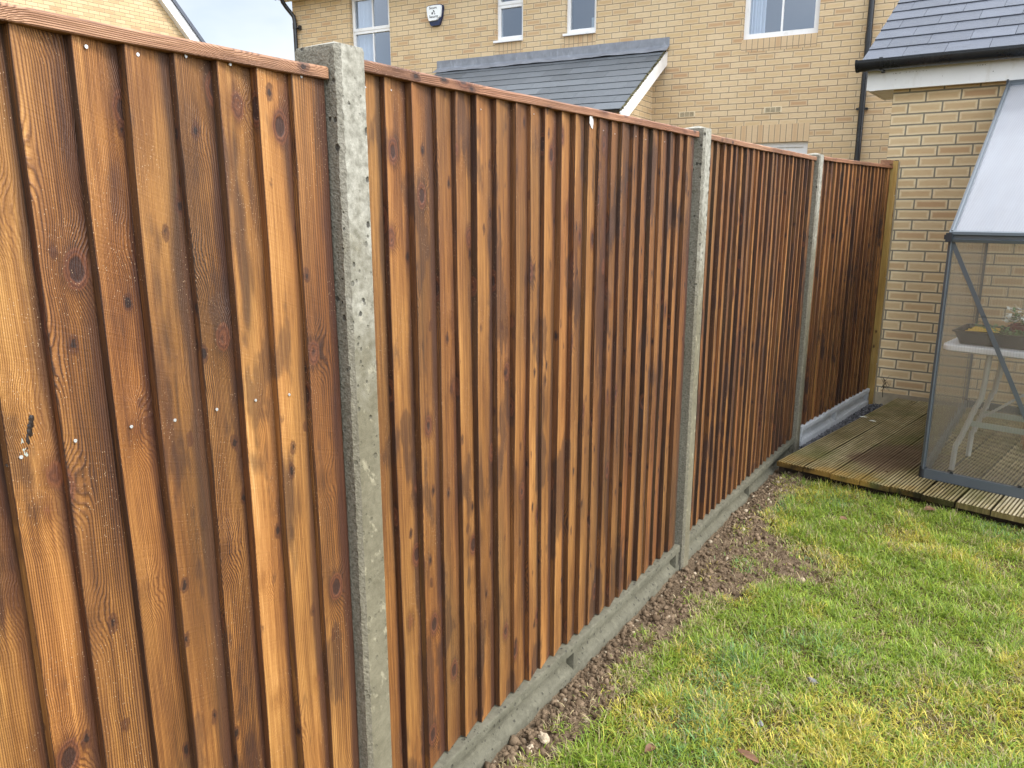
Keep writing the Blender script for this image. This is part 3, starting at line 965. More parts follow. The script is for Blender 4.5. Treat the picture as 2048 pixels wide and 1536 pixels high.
# ------------------------------------------------------------------ concrete posts
def concrete_post(y1, seed, label, wid=0.080, top=1.842, rot=0.0):
    root = empty("concrete_post", (0, y1, 0), rot, label, "fence post", "concrete fence posts")
    mb = MB()
    rg = random.Random(seed)
    nz = 260
    D, b = 0.122, 0.007
    base = [(0, -b), (-b, 0), (-D + b, 0), (-D, -b), (-D, -wid + b), (-D + b, -wid), (-b * 1.3, -wid), (0, -wid + b * 1.3)]
    # subdivide the outline so the arrises can be chipped
    rings = []
    for i in range(nz + 1):
        z = -0.25 + (top - 0.008 + 0.25) * i / nz
        ring = []
        for j, (x, y) in enumerate(base):
            k = 0.0011 if j in (6, 7) else 0.0004
            n1 = mnoise.noise(Vector((j * 3.1 + seed, z * 110.0, seed * 1.7)))
            n2 = mnoise.noise(Vector((j * 5.7, z * 9.0, seed * 2.9)))
            up = 1.0 + 1.3 * max(0.0, (z - 1.3) / 0.5)
            ring.append(mb.vert((x + k * (n1 - 0.4) * up - 0.0006 * n2, y + (k * n1 * up if j in (6, 7) else 0), z)))
        rings.append(ring)
    ins = [mb.vert((x * 0.96 - 0.0024, y * 0.94 - 0.0024, top)) for (x, y) in base]
    apex = mb.vert((-D * 0.36, -wid * 0.55, top + 0.011))
    rings.append(ins)
    m_ = len(base)
    for A, B in zip(rings, rings[1:]):
        for j in range(m_):
            jj = (j + 1) % m_
            mb.face(A[j], A[jj], B[jj], B[j])
    for j in range(m_):
        mb.face(ins[j], ins[(j + 1) % m_], apex)
    mb.face(*rings[0][::-1])
    mb.build("post_shaft", M_POST, root, smooth=True)
    return root


concrete_post(0.0, 1, "nearest concrete fence post, pitted and pale at its top, tallest in view", 0.076, 1.842)
concrete_post(1.930, 5, "middle concrete fence post standing in bare soil, green grey at its foot", 0.072, 1.842)
concrete_post(3.860, 9, "farthest concrete fence post, beside the corner of the timber deck", 0.078, 1.842)

# timber post against the garage wall
root = empty("timber_post", (0.205, 5.298, 0.0), A3, "yellow green treated timber post at the fence end, against the brick garage", "fence post")
mb = MB(); mb.box((-0.075, 0.0, -0.06), (-0.010, 0.030, 1.868), 2, 0.37, 0.62, 0.003)
mb.build("post_body", M_GREENWOOD, root)
mb = MB(); mb.box((-0.070, 0.032, -0.05), (-0.004, 0.050, 1.862), 2, 0.71, 0.95, 0.002)
mb.build("packing_strip", M_RENDER, root)
mb = MB(); mb.box((-0.105, -0.075, 1.840), (-0.040, 0.030, 1.872), 1, 0.12, 0.55, 0.002)
mb.build("rail_end_block", M_RAIL, root)
mb = MB(); mb.box((-0.036, 0.012, 1.841), (-0.012, 0.040, 1.873), 1, 0.12, 0.02, 0.002)
mb.build("black_cap", M_BLACKPVC, root)
for zz in (0.35, 1.02, 1.62):
    mb = MB(); disc(mb, (-0.0095, 0.016, zz), 0.0035, (1, 0, 0)); mb.build("screw", M_STEEL, root)


# ------------------------------------------------------------------ concrete gravel boards
def gravel_board(loc, rz, L, zt, mat, label, div):
    root = empty("gravel_board", loc, rz, label, "gravel board", "concrete gravel boards under the fence")
    mb = MB()
    xf = -0.014
    pr = [(-0.064, 0.0), (xf - 0.005, 0.0), (xf - 0.0015, -0.0015), (xf, -0.005), (xf, -0.030), (xf - 0.003, -0.033), (xf - 0.021, -0.039), (xf - 0.024, -0.043), (xf - 0.024, -0.074), (xf - 0.020, -0.079), (xf - 0.003, -0.094), (xf, -0.098), (xf, -0.200), (-0.064, -0.200)]
    n = 60
    rings = []
    for i in range(n + 1):
        y = L * i / n
        rings.append([mb.vert((x + 0.0004 * mnoise.noise(Vector((j * 2.0, y * 14, 3.3))), y, zt + z + 0.0006 * mnoise.noise(Vector((j * 1.3, y * 9, 7.7))))) for j, (x, z) in enumerate(pr)])
    for A, B in zip(rings, rings[1:]):
        for j in range(len(pr)):
            jj = (j + 1) % len(pr)
            mb.face(A[j], A[jj], B[jj], B[j])
    mb.face(*rings[0][::-1]); mb.face(*rings[-1])
    for (ya, yb) in ((0.001, 0.035), (div - 0.022, div + 0.022), (L - 0.05, L - 0.001)):
        c = 0.009
        x0 = xf - 0.0008
        pts = [(-0.05, ya), (x0 - 0.023, ya), (x0, ya + c), (x0, yb - c), (x0 - 0.023, yb), (-0.05, yb)]
        mb.poly_prism([(x, y, zt - 0.104) for x, y in pts], (0, 0, 0.078))
    return mb.build("concrete_slab", mat, root, smooth=True) and root


gravel_board((0, -1.910, 0), 0, 1.83, 0.103, M_GRAVELB, "concrete gravel board under the nearest fence panel, beside the nearest post", 0.93)
gravel_board((0, 0.0, 0), 0, 1.85, 0.103, M_GRAVELB, "damp grey recessed gravel board between the nearest and middle concrete posts", 0.918)
gravel_board((0, 1.930, 0), 0, 1.85, 0.103, M_GRAVELB, "damp grey recessed gravel board running from the middle post to the deck corner", 0.93)
gravel_board((0.020, 3.865, 0), A3, 1.435, 0.156, M_GRAVELB_PALE, "pale clean gravel board under the short farthest panel, beside the deck", 0.67)

# ------------------------------------------------------------------ the neighbour's house (wall plane y=0 in its own frame, x along the wall)
H = empty("brick_house", (0, 9.96, 0), rad(5.453), "long buff brick house behind the fence, with white windows and a lean-to porch", "house")
HX0, HX1, HZ1 = -10.33, 5.0, 5.10
WIN = [(-9.06, -8.235, 2.70, 4.96), (-6.235, -5.762, 3.995, 4.96), (-5.065, -4.578, 3.985, 4.96), (-2.485, -1.540, 3.690, 4.96), (-2.52, -1.552, 0.1, 2.372)]


def wall_with_holes(mb, x0, x1, z0, z1, holes, depth):
    xs = sorted({x0, x1, *[h[0] for h in holes], *[h[1] for h in holes]})
    zs = sorted({z0, z1, *[h[2] for h in holes], *[h[3] for h in holes]})
    for xa, xb in zip(xs, xs[1:]):
        for za, zb in zip(zs, zs[1:]):
            cx, cz = (xa + xb) / 2, (za + zb) / 2
            if any(h[0] < cx < h[1] and h[2] < cz < h[3] for h in holes):
                continue
            mb.face(*[mb.vert(p) for p in ((xa, 0, za), (xb, 0, za), (xb, 0, zb), (xa, 0, zb))])
    for (xa, xb, za, zb) in holes:
        for p, q in (((xa, za), (xa, zb)), ((xa, zb), (xb, zb)), ((xb, zb), (xb, za)), ((xb, za), (xa, za))):
            mb.face(*[mb.vert(k) for k in ((p[0], 0, p[1]), (q[0], 0, q[1]), (q[0], depth, q[1]), (p[0], depth, p[1]))])


mb = MB()
wall_with_holes(mb, HX0, HX1, -0.1, HZ1, WIN, 0.16)
for p in (((HX0, 0), (HX0, 8)), ((HX0, 8), (HX1, 8)), ((HX1, 8), (HX1, 0))):
    (xa, ya), (xb, yb) = p
    mb.face(*[mb.vert(k) for k in ((xa, ya, -0.1), (xb, yb, -0.1), (xb, yb, HZ1), (xa, ya, HZ1))])
mb.build("brick_wall", M_HBRICK, H)
mb = MB()
mb.poly_prism([(HX0 - 0.2, -0.32, HZ1), (HX0 - 0.2, 4.0, HZ1 + 2.6), (HX0 - 0.2, 8.3, HZ1)], (HX1 - HX0 + 0.4, 0, 0))
mb.build("roof", M_SLATE, H)
mb = MB(); mb.box((HX0 - 0.15, -0.20, HZ1 - 0.06), (HX1, -0.18, HZ1 + 0.12)); mb.box((HX0 - 0.15, -0.18, HZ1 - 0.06), (HX1, -0.001, HZ1 - 0.045))
mb.build("fascia", M_FASCIA, H)


def half_round(mb, x0, x1, yc, zc, r, n=12, th=0.003):
    out = [(yc + r * math.cos(math.pi + math.pi * k / n), zc + r * math.sin(math.pi + math.pi * k / n)) for k in range(n + 1)]
    inn = [(yc + (r - th) * math.cos(math.pi + math.pi * k / n), zc + (r - th) * math.sin(math.pi + math.pi * k / n)) for k in range(n, -1, -1)]
    lip = [(out[0][0] - 0.004, out[0][1] + 0.0), (out[0][0] - 0.004, out[0][1] + 0.008), (out[0][0] + 0.004, out[0][1] + 0.008)]
    mb.poly_prism([(x0, y, z) for y, z in lip[::-1][::-1] + out + inn], (x1 - x0, 0, 0))


mb = MB(); half_round(mb, HX0 - 0.17, HX1, -0.26, HZ1 - 0.01, 0.056)
mb.box((HX0 - 0.175, -0.32, HZ1 - 0.07), (HX0 - 0.171, -0.20, HZ1 - 0.005))
mb.build("gutter", M_BLACKPVC, H, smooth=True)
# downpipes
mb = MB()
X = -10.245
mb.tube([(X - 0.09, -0.25, 5.06), (X - 0.09, -0.22, 4.98), (X - 0.065, -0.16, 4.90), (X + 0.0, -0.07, 4.77), (X + 0.01, -0.062, 4.70), (X + 0.015, -0.062, 0.0)], 0.036, 14)
mb.tube([(X + 0.012, -0.062, 4.66), (X + 0.012, -0.062, 4.57)], 0.041, 14)
o1 = mb.build("downpipe", M_BLACKPVC, H, smooth=True)
mb = MB(); mb.box((X + 0.0, -0.08, 4.575), (X + 0.10, -0.001, 4.60)); mb.box((X + 0.08, -0.05, 4.555), (X + 0.11, -0.001, 4.62))
mb.build("pipe_bracket", M_BLACKPVC, o1)
mb = MB()
X = -0.935
mb.tube([(X, -0.065, 5.05), (X, -0.065, 0.0)], 0.036, 16)
mb.tube([(X, -0.065, 3.62), (X, -0.065, 3.50)], 0.041, 16)
o1 = mb.build("downpipe", M_BLACKPVC, H, smooth=True)
mb = MB(); mb.tube([(X, -0.065, 2.715), (X, -0.065, 2.755)], 0.0405, 16); mb.box((X - 0.066, -0.045, 2.722), (X + 0.066, -0.028, 2.748))
for sx in (-1, 1):
    mb.tube([(X + sx * 0.06, -0.045, 2.735), (X + sx * 0.06, -0.001, 2.735)], 0.012, 8)
mb.build("pipe_bracket", M_BLACKPVC, o1)


def window(x0, x1, z0, z1, trans=None, mull=None, curtain=None, sill=True, fw=0.055, name="window"):
    yo = 0.070
    mb = MB()
    fb = 0.085 if sill else 0.075
    mb.box((x0 + .001, yo, z0 + .001), (x0 + fw, yo + 0.07, z1)); mb.box((x1 - fw, yo, z0 + .001), (x1 - .001, yo + 0.07, z1))
    mb.box((x0 + fw, yo + .001, z0 + .001), (x1 - fw, yo + 0.069, z0 + fb)); mb.box((x0 + fw, yo + .001, z1 - fw), (x1 - fw, yo + 0.069, z1 - 0.001))
    if trans:
        mb.box((x0 + fw, yo - 0.004, trans - 0.036), (x1 - fw, yo + 0.066, trans + 0.030))
    fr = mb.build("window", M_UPVC, H)
    # opening sash on top of the frame, glazing bars
    mb = MB()
    za = (trans + 0.008) if trans else z0 + fb - 0.02
    e = 0.045
    if trans:
        for (a, b, c, d) in ((x0 + 0.022, x0 + 0.022 + e, za, z1 - 0.02), (x1 - 0.022 - e, x1 - 0.022, za, z1 - 0.02)):
            mb.box((a, yo - 0.014, c), (b, yo - 0.0005, d))
        mb.box((x0 + 0.022 + e, yo - 0.0135, za), (x1 - 0.022 - e, yo - 0.0005, za + e))
    if mull:
        zs = [(z0 + fb, trans - 0.036), (trans + 0.05, z1 - fw)] if trans else [(z0 + fb, z1 - fw)]
        for a, b in zs:
            mb.box((mull - 0.012, yo + 0.012, a), (mull + 0.012, yo + 0.045, b))
    if mb.v:
        mb.build("sash", M_UPVC, fr)
    mb = MB()
    mb.face(*[mb.vert(p) for p in ((x0 + fw - .01, yo + 0.03, z0 + fb - .01), (x1 - fw + .01, yo + 0.03, z0 + fb - .01), (x1 - fw + .01, yo + 0.03, z1 - fw + .01), (x0 + fw - .01, yo + 0.03, z1 - fw + .01))])
    mb.build("pane", M_GLASS, fr)
    if sill:
        mb = MB(); mb.box((x0 - 0.020, -0.045, z0 - 0.012), (x1 - 0.002, yo - 0.001, z0 + 0.018))
        mb.build("sill", M_UPVC, fr)
    # dim room behind
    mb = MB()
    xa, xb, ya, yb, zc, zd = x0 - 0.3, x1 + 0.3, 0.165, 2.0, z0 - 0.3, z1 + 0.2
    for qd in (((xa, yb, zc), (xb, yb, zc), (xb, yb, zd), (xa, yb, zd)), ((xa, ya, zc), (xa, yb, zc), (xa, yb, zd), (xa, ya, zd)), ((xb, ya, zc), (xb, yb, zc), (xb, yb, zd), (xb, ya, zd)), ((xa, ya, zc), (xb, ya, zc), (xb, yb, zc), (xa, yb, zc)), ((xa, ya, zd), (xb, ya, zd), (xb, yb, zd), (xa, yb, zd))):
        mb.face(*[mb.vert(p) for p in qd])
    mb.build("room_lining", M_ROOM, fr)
    if curtain:
        ca, cb = curtain
        mb = MB()
        n = 60
        prev = None
        for i in range(n + 1):
            t = i / n
            x = ca + (cb - ca) * t
            y = 0.20 + 0.018 * math.sin(t * 34) + 0.006 * math.sin(t * 91)
            cur = (mb.vert((x, y, z0 - 0.1)), mb.vert((x, y, z1 + 0.1)))
            if prev:
                mb.face(prev[0], cur[0], cur[1], prev[1])
            prev = cur
        mb.build("curtain", M_CURTAIN, fr, smooth=True)
    return fr


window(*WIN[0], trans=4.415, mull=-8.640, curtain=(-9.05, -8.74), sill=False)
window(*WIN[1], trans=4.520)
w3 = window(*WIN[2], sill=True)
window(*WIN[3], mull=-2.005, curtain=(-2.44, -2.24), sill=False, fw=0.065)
mb = MB()
mb.box((-4.735, 0.20, 3.98), (-4.655, 0.27, 4.235), bev=0.01)
blob(mb, (-4.90, 0.24, 4.075), 0.10, 0.03, 0.045, 4)
mb.build("windowsill_bottles", mat_plain("pale_bottle_plastic", (0.62, 0.72, 0.72), 0.4), w3)
# rear door head peeping over the fence
mb = MB()
x0, x1, z0, z1 = WIN[4]
mb.box((x0 + .001, 0.05, z0), (x0 + 0.06, 0.12, z1 - .001)); mb.box((x1 - 0.06, 0.05, z0), (x1 - .001, 0.12, z1 - .001)); mb.box((x0 + 0.06, 0.051, z1 - 0.065), (x1 - 0.06, 0.119, z1 - .001))
dr = mb.build("back_door", M_UPVC, H)
mb = MB(); mb.box((x0 + 0.061, 0.07, z0), (x1 - 0.061, 0.11, z1 - 0.067)); mb.build("door_leaf", M_UPVC, dr)
# soldier courses (a brick's face proud of the wall by 3 mm)
for (x0, x1, z0, z1) in ((-6.245, -5.765, 3.822, 3.980), (-5.075, -4.580, 3.812, 3.970), (-2.49, -1.542, 3.530, 3.686), (-2.535, -1.545, 2.375, 2.600)):
    mb = MB(); mb.box((x0, -0.003, z0), (x1, 0.0695, z1)); mb.build("soldier_course", M_SOLDIER, H)
# air bricks
for x, z in ((-3.182, 2.788), (-2.026, 2.788)):
    mb = MB(); mb.box((x - 0.115, -0.006, z - 0.037), (x + 0.115, 0.04, z + 0.037))
    ab = mb.build("air_brick", M_AIRBRICK, H)
    mb = MB()
    for r_ in range(4):
        for c_ in range(3):
            xx, zz = x - 0.066 + c_ * 0.066, z - 0.022 + r_ * 0.0145
            mb.box((xx - 0.029, -0.008, zz - 0.0032), (xx + 0.029, -0.0061, zz + 0.0032))
    mb.build("vent_slots", M_DARKHOLE, ab)

# lean-to porch
PX0, PX1, PZ, OUT, DROP = -7.26, -3.52, 3.66, 1.72, 0.968


def slate_field(mb, p0, along, up, nrm, width, courses, expo, slw, th, seed, cut=0.0):
    """rows of overlapping slates; p0 = lower left corner at the eave"""
    rg = random.Random(seed)
    p0, along, up, nrm = map(Vector, (p0, along, up, nrm))
    for c in range(courses):
        x = -slw * (0.5 if c % 2 else 0.0) - rg.uniform(0, 0.01)
        while x < width:
            a, b = max(0.0, x + 0.0015), min(width, x + slw - 0.0015)
            x += slw
            if b - a < 0.01:
                continue
            tn = rg.random()
            lift = rg.uniform(0, 0.0025)
            lo = c * expo + rg.uniform(-0.004, 0.004)
            hi = lo + expo * 1.25
            t0 = th + lift
            A = [p0 + along * a + up * lo + nrm * (0.012), p0 + along * b + up * lo + nrm * 0.012, p0 + along * b + up * hi + nrm * 0.002, p0 + along * a + up * hi + nrm * 0.002]
            B = [p0 + along * a + up * lo + nrm * (0.012 + t0), p0 + along * b + up * lo + nrm * (0.012 + t0 + rg.uniform(-.001, .001)), p0 + along * b + up * hi + nrm * (0.002 + th), p0 + along * a + up * hi + nrm * (0.002 + th)]
            ia = [mb.vert(p, tone=tn) for p in A]; ib = [mb.vert(p, tone=tn) for p in B]
            mb.face(*ia[::-1]); mb.face(*ib)
            for k in range(4):
                kk = (k + 1) % 4
                mb.face(ia[k], ia[kk], ib[kk], ib[k])


ang = math.atan2(DROP, OUT)
upv = Vector((0, math.cos(ang), math.sin(ang))); nv = Vector((0, -math.sin(ang), math.cos(ang)))
mb = MB()
mb.poly_prism([(PX0, 0.0, PZ - 0.03), (PX0, -OUT, PZ - DROP - 0.03), (PX0, -OUT, PZ - DROP + 0.001), (PX0, 0.0, PZ + 0.001)], (PX1 - PX0, 0, 0))
pr_ = mb.build("porch_roof", M_JOIST, H)
mb = MB(); slate_field(mb, (PX0, -OUT, PZ - DROP), (1, 0, 0), upv, nv, PX1 - PX0, 9, 0.218, 0.42, 0.009, 5)
mb.build("slates", M_PORCHSLATE, pr_)
mb = MB()
prof = [(-0.004, 0.125), (-0.006, 0.02), (-0.020, 0.004), (-0.14, -0.062), (-0.143, -0.069), (-0.139, -0.069), (-0.020, -0.003), (0.0, 0.01), (0.0, 0.125)]
for xa, xb, dz in ((PX0 - 0.06, -6.25, 0.0), (-6.26, -4.55, 0.003), (-4.56, PX1 + 0.045, 0.006)):
    n = 24
    rings = []
    for i in range(n + 1):
        x = xa + (xb - xa) * i / n
        w = 0.004 * math.sin(x * 5.3) + 0.003 * math.sin(x * 17)
        rings.append([mb.vert((x, y - dz * 0.5 - 0.001, PZ + 0.028 + z + dz + (w if 3 <= j <= 5 else 0))) for j, (y, z) in enumerate(prof)])
    for A, B in zip(rings, rings[1:]):
        for j in range(len(prof)):
            mb.face(A[j], A[(j + 1) % len(prof)], B[(j + 1) % len(prof)], B[j])
    mb.face(*rings[0][::-1]); mb.face(*rings[-1])
mb.build("flashing", M_LEAD, pr_)
mb = MB()
bb = Vector((PX1 + 0.001, 0, 0))
mb.poly_prism([(PX1 + 0.001, -0.10, PZ - 0.075), (PX1 + 0.001, -OUT - 0.02, PZ - DROP - 0.02), (PX1 + 0.001, -OUT - 0.02, PZ - DROP - 0.20), (PX1 + 0.001, -0.001, PZ - 0.20), (PX1 + 0.001, -0.001, PZ - 0.03)], (0.022, 0, 0))
mb.build("bargeboard", M_FASCIA, pr_)
mb = MB()
rg = random.Random(4)
for i in range(70):
    t = i / 69
    p = Vector((PX1 + 0.008, -OUT, PZ - DROP)) + upv * (t * math.hypot(OUT, DROP) * 0.93)
    blob(mb, (p.x, p.y, p.z + 0.004 + rg.uniform(-0.008, 0.004)), 0.020, 0.022, rg.uniform(0.006, 0.016), i, 1, 0.6)
mb.build("verge_mortar", M_MOSS, pr_)
mb = MB()
mb.box((PX0 + 0.16, -OUT + 0.22, -0.1), (-3.695, -0.001, 2.74))
mb.poly_prism([(PX0 + 0.16, -OUT + 0.22, 2.74), (PX0 + 0.16, -0.001, 3.58), (PX0 + 0.16, -0.001, 2.74)], (-3.695 - PX0 - 0.16, 0, 0))
mb.build("porch_wall", M_HBRICK, H)


# alarm box on the house wall
def text_mesh(name, txt, size, mat, parent, loc, rot, ext=0.001, bend=0.0):
    cu = bpy.data.curves.new(name, 'FONT')
    cu.body = txt; cu.size = size; cu.align_x = 'CENTER'; cu.align_y = 'CENTER'; cu.extrude = ext; cu.offset = size * 0.012
    ob = bpy.data.objects.new(name + "_tmp", cu)
    COL.objects.link(ob)
    dg = bpy.context.evaluated_depsgraph_get()
    me = bpy.data.meshes.new_from_object(ob.evaluated_get(dg))
    bpy.data.objects.remove(ob)
    me.name = name
    for v in me.vertices:
        v.co.y += bend * v.co.x ** 2
    me.materials.clear(); me.materials.append(mat)
    o = bpy.data.objects.new(name, me)
    COL.objects.link(o)
    o.parent = parent; o.location = loc; o.rotation_euler = rot
    return o


hd = Vector((math.cos(rad(5.453)), math.sin(rad(5.453)), 0)); hnv = Vector((math.sin(rad(5.453)), -math.cos(rad(5.453)), 0))
AB = empty("alarm_box", Vector((0, 9.96, 4.50)) + hd * -7.315 + hnv * 0.001, rad(5.453), "white and navy alarm box on the upper wall of the long brick house", "alarm box")
mb = MB()
# outline: rounded-top shield; x right, z up
sh = [(-0.155, 0.095), (-0.150, 0.125), (-0.120, 0.140), (0.0, 0.146), (0.120, 0.140), (0.150, 0.125), (0.155, 0.095), (0.140, 0.0), (0.115, -0.085), (0.085, -0.150), (0.070, -0.163), (-0.070, -0.163), (-0.085, -0.150), (-0.115, -0.085), (-0.140, 0.0)]
mb.poly_prism([(x, 0.0, z) for x, z in sh], (0, -0.050, 0))
mb.build("base_shell", M_ALARMB, AB)
mb = MB()
top = [(x * 0.93, z) for x, z in sh if z > -0.09]
i0 = [k for k, p in enumerate(top) if p[1] < -0.06]
outer = [(-0.143, 0.09), (-0.137, 0.118), (-0.11, 0.131), (0.0, 0.137), (0.11, 0.131), (0.137, 0.118), (0.143, 0.09), (0.132, 0.0), (0.122, -0.045), (0.085, -0.062), (0.062, -0.090), (0.0, -0.096), (-0.100, -0.096), (-0.118, -0.05), (-0.132, 0.0)]
a = [mb.vert((x, -0.0505, z)) for x, z in outer]
b = [mb.vert((x * 0.93, -0.078, z * 0.95)) for x, z in outer]
mb.face(*b)
for k in range(len(a)):
    kk = (k + 1) % len(a)
    mb.face(a[k], a[kk], b[kk], b[k])
cov = mb.build("cover", M_ALARMW, AB)
text_mesh("lettering", "Secure", 0.052, M_INK, cov, (-0.010, -0.0785, 0.092), (rad(90), 0, 0))
text_mesh("lettering", "Security", 0.052, M_INK, cov, (0.0, -0.0785, -0.038), (rad(90), 0, 0), bend=0.9)
mb = MB()
mb.poly_prism([(x, -0.0785, z) for x, z in ((-0.012, 0.058), (0.008, 0.058), (0.022, 0.030), (0.010, 0.014), (-0.002, 0.034))], (0, -0.001, 0))
mb.poly_prism([(x, -0.0785, z) for x, z in ((-0.034, 0.030), (-0.016, 0.034), (-0.010, 0.006), (-0.026, -0.006), (-0.040, 0.004))], (0, -0.001, 0))
mb.poly_prism([(x, -0.0785, z) for x, z in ((0.004, 0.008), (0.022, 0.004), (0.026, 0.018), (0.032, 0.002), (0.014, -0.008))], (0, -0.001, 0))
mb.build("emblem", M_INK, cov)

# ------------------------------------------------------------------ gable house, far left
GH = empty("gable_house", (-16.0, 0, 0), 0, "pale brick gable with white bargeboard, far left above the nearest fence panel", "house")
mb = MB()
gz = lambda y: 6.047 - (y - 10.167) * 1.119
ya, yb, yr = 0.0, 12.2, 5.6
ridge = gz(yr)
mb.poly_prism([(0, ya - 1.0, -0.1), (0, yb, -0.1), (0, yb, gz(yb)), (0, yr, ridge), (0, ya - 1.0, gz(yr) - (yr - ya + 1.0) * 1.119)], (-9, 0, 0))
mb.build("brick_wall", M_GABLEB, GH)
mb = MB()
dv = Vector((0, 1, -1.119)).normalized()
nn = Vector((0, 1.119, 1)).normalized()
s0, s1 = Vector((0.0, yr, ridge)), Vector((0.0, yb + 0.4, gz(yb + 0.4)))
mb.poly_prism([s0 + nn * 0.0, s1 + nn * 0.0, s1 + nn * 0.20, s0 + nn * 0.20 + Vector((0, 0, 0.1))], (0.14, 0, 0))
mb.build("bargeboard", M_UPVC, GH)
mb = MB()
mb.poly_prism([s0 + nn * 0.202, s1 + nn * 0.202, s1 + nn * 0.28, s0 + nn * 0.28], (0.18, 0, 0))
mb.poly_prism([s0 + nn * 0.20 + Vector((-9, 0, 0)), s1 + nn * 0.20 + Vector((-9, 0, 0)), s1 + nn * 0.275 + Vector((-9, 0, 0)), s0 + nn * 0.275 + Vector((-9, 0, 0))], (8.999, 0, 0))
q0, q1 = Vector((-9, yr, ridge + 0.28)), Vector((-9, ya - 1.3, ridge - (yr - ya + 1.3) * 1.119 + 0.28))
mb.poly_prism([q0, q1, q1 + Vector((0, 0, 0.08)), q0 + Vector((0, 0, 0.08))], (9.18, 0, 0))
mb.build("roof", M_SLATE, GH)

# ------------------------------------------------------------------ the garage on the right (own frame: x along the wall, y into it)
G = empty("brick_garage", (0, 5.54, 0), rad(-1.573), "low brick garage with slate roof and black gutter, behind the greenhouse", "garage")
mb = MB()
mb.box((0.082, 0.0, -0.1), (5.5, 5.0, 2.40))
mb.build("brick_wall", M_GBRICK, G)
mb = MB(); mb.box((0.075, -0.012, -0.1), (5.5, -0.0005, 0.085)); mb.build("plinth", M_RENDER, G)
mb = MB()
mb.box((-0.072, -0.080, 2.388), (5.5, -0.058, 2.560))
mb.box((-0.072, -0.058, 2.392), (5.5, -0.0005, 2.404))
mb.box((-0.0715, -0.0004, 2.393), (0.0815, 0.60, 2.405))
mb.box((-0.0745, -0.081, 2.386), (-0.030, -0.0575, 2.562))
mb.box((-0.094, -0.079, 2.392), (-0.0748, 0.60, 2.56))
fa = mb.build("fascia", M_FASCIA, G)
mb = MB()
rg = random.Random(8)
for x, z in [(0.085 + 0.012 * i + rg.uniform(-.003, .003), 2.497) for i in range(5)] + [(0.17 + 0.022 * i, 2.499) for i in range(7)] + [(0.62 + 0.016 * i, 2.503) for i in range(4)] + [(0.10, 2.452), (0.41, 2.452), (0.72, 2.455)]:
    disc(mb, (x, -0.0800, z), rg.uniform(0.0016, 0.0030), (0, -1, 0), 0.0012, 7)
mb.build("fascia_marks", M_DARKHOLE, fa)
mb = MB()
gy, gzc, gr = -0.147, 2.584, 0.066
half_round(mb, -0.150, 5.5, gy, gzc, gr, 16)
gu = mb.build("gutter", M_BLACKPVC, G, smooth=True)
mb = MB()
pts = [(gy + (gr + 0.004) * math.cos(math.pi + math.pi * k / 16), gzc + (gr + 0.004) * math.sin(math.pi + math.pi * k / 16)) for k in range(17)]
mb.poly_prism([(-0.162, y, z) for y, z in [(pts[0][0], gzc + 0.012)] + pts + [(pts[-1][0], gzc + 0.012)]], (0.016, 0, 0))
mb.build("end_cap", M_BLACKPVC, gu)
for bx in (0.015, 0.93, 1.85, 2.8, 3.7, 4.6):
    mb = MB()
    out = [(gy + (gr + 0.007) * math.cos(math.pi + math.pi * k / 16), gzc + (gr + 0.007) * math.sin(math.pi + math.pi * k / 16)) for k in range(17)]
    inn = [(gy + (gr + 0.001) * math.cos(math.pi + math.pi * k / 16), gzc + (gr + 0.001) * math.sin(math.pi + math.pi * k / 16)) for k in range(16, -1, -1)]
    mb.poly_prism([(bx - 0.012, y, z) for y, z in [(out[0][0], gzc + 0.014)] + out + inn + [(inn[-1][0], gzc + 0.014)]], (0.024, 0, 0))
    mb.poly_prism([(bx - 0.011, y, z) for y, z in ((-0.0815, gzc - 0.005), (-0.0815, gzc - 0.078), (-0.100, gzc - 0.078), (-0.128, gzc - 0.062), (-0.12, gzc - 0.05))], (0.022, 0, 0))
    mb.build("gutter_bracket", M_BLACKPVC, gu)
an = rad(29)
gup = Vector((0, math.cos(an), math.sin(an))); gnn = Vector((0, -math.sin(an), math.cos(an)))
e0 = Vector((-0.130, -0.125, 2.588))
mb = MB()
mb.poly_prism([e0 + gup * 0.02 - gnn * 0.02 + Vector((0.012, 0, 0)), e0 + gup * 3.1 - gnn * 0.02 + Vector((0.012, 0, 0)), e0 + gup * 3.1 + gnn * 0.001 + Vector((0.012, 0, 0)), e0 + gup * 0.02 + gnn * 0.001 + Vector((0.012, 0, 0))], (5.6, 0, 0))
rf = mb.build("roof", M_JOIST, G)
mb = MB()
slate_field(mb, e0, (1, 0, 0), gup, gnn, 5.6, 14, 0.205, 0.272, 0.007, 12)
mb.build("slates", M_SLATE, rf)
mb = MB()
mb.poly_prism([(0.083, 0.0, 2.402), (0.083, 2.75, 2.402), (0.083, 2.75, 2.56 + 2.75 * math.tan(an)), (0.083, 0.0, 2.58)], (0.2, 0, 0))
mb.build("gable_wall", M_GBRICK, G)
# old creeper stem at the corner
rt = empty("dry_creeper", (0.235, 5.508, 0.1), 0, "small dry creeper stem clinging beside the timber post, at the garage corner", "plant")
mb = MB()
rg = random.Random(3)
for i in range(11):
    p = Vector((rg.uniform(-0.015, 0.02), rg.uniform(-0.012, 0.0), rg.uniform(0.02, 0.11)))
    pts = [p]
    for k in range(4):
        p = p + Vector((rg.uniform(-0.012, 0.022), rg.uniform(-0.012, 0.002), rg.uniform(-0.035, 0.03)))
        pts.append(p)
    mb.tube(pts, [0.0015, 0.0014, 0.0012, 0.0010, 0.0006], 6)
mb.tube([(0.0, 0, 0.10), (0.004, -0.003, 0.06), (0.0, -0.004, 0.0), (0.004, -0.002, -0.05)], 0.0025, 8)
mb.build("stems", M_JOIST, rt, smooth=True)

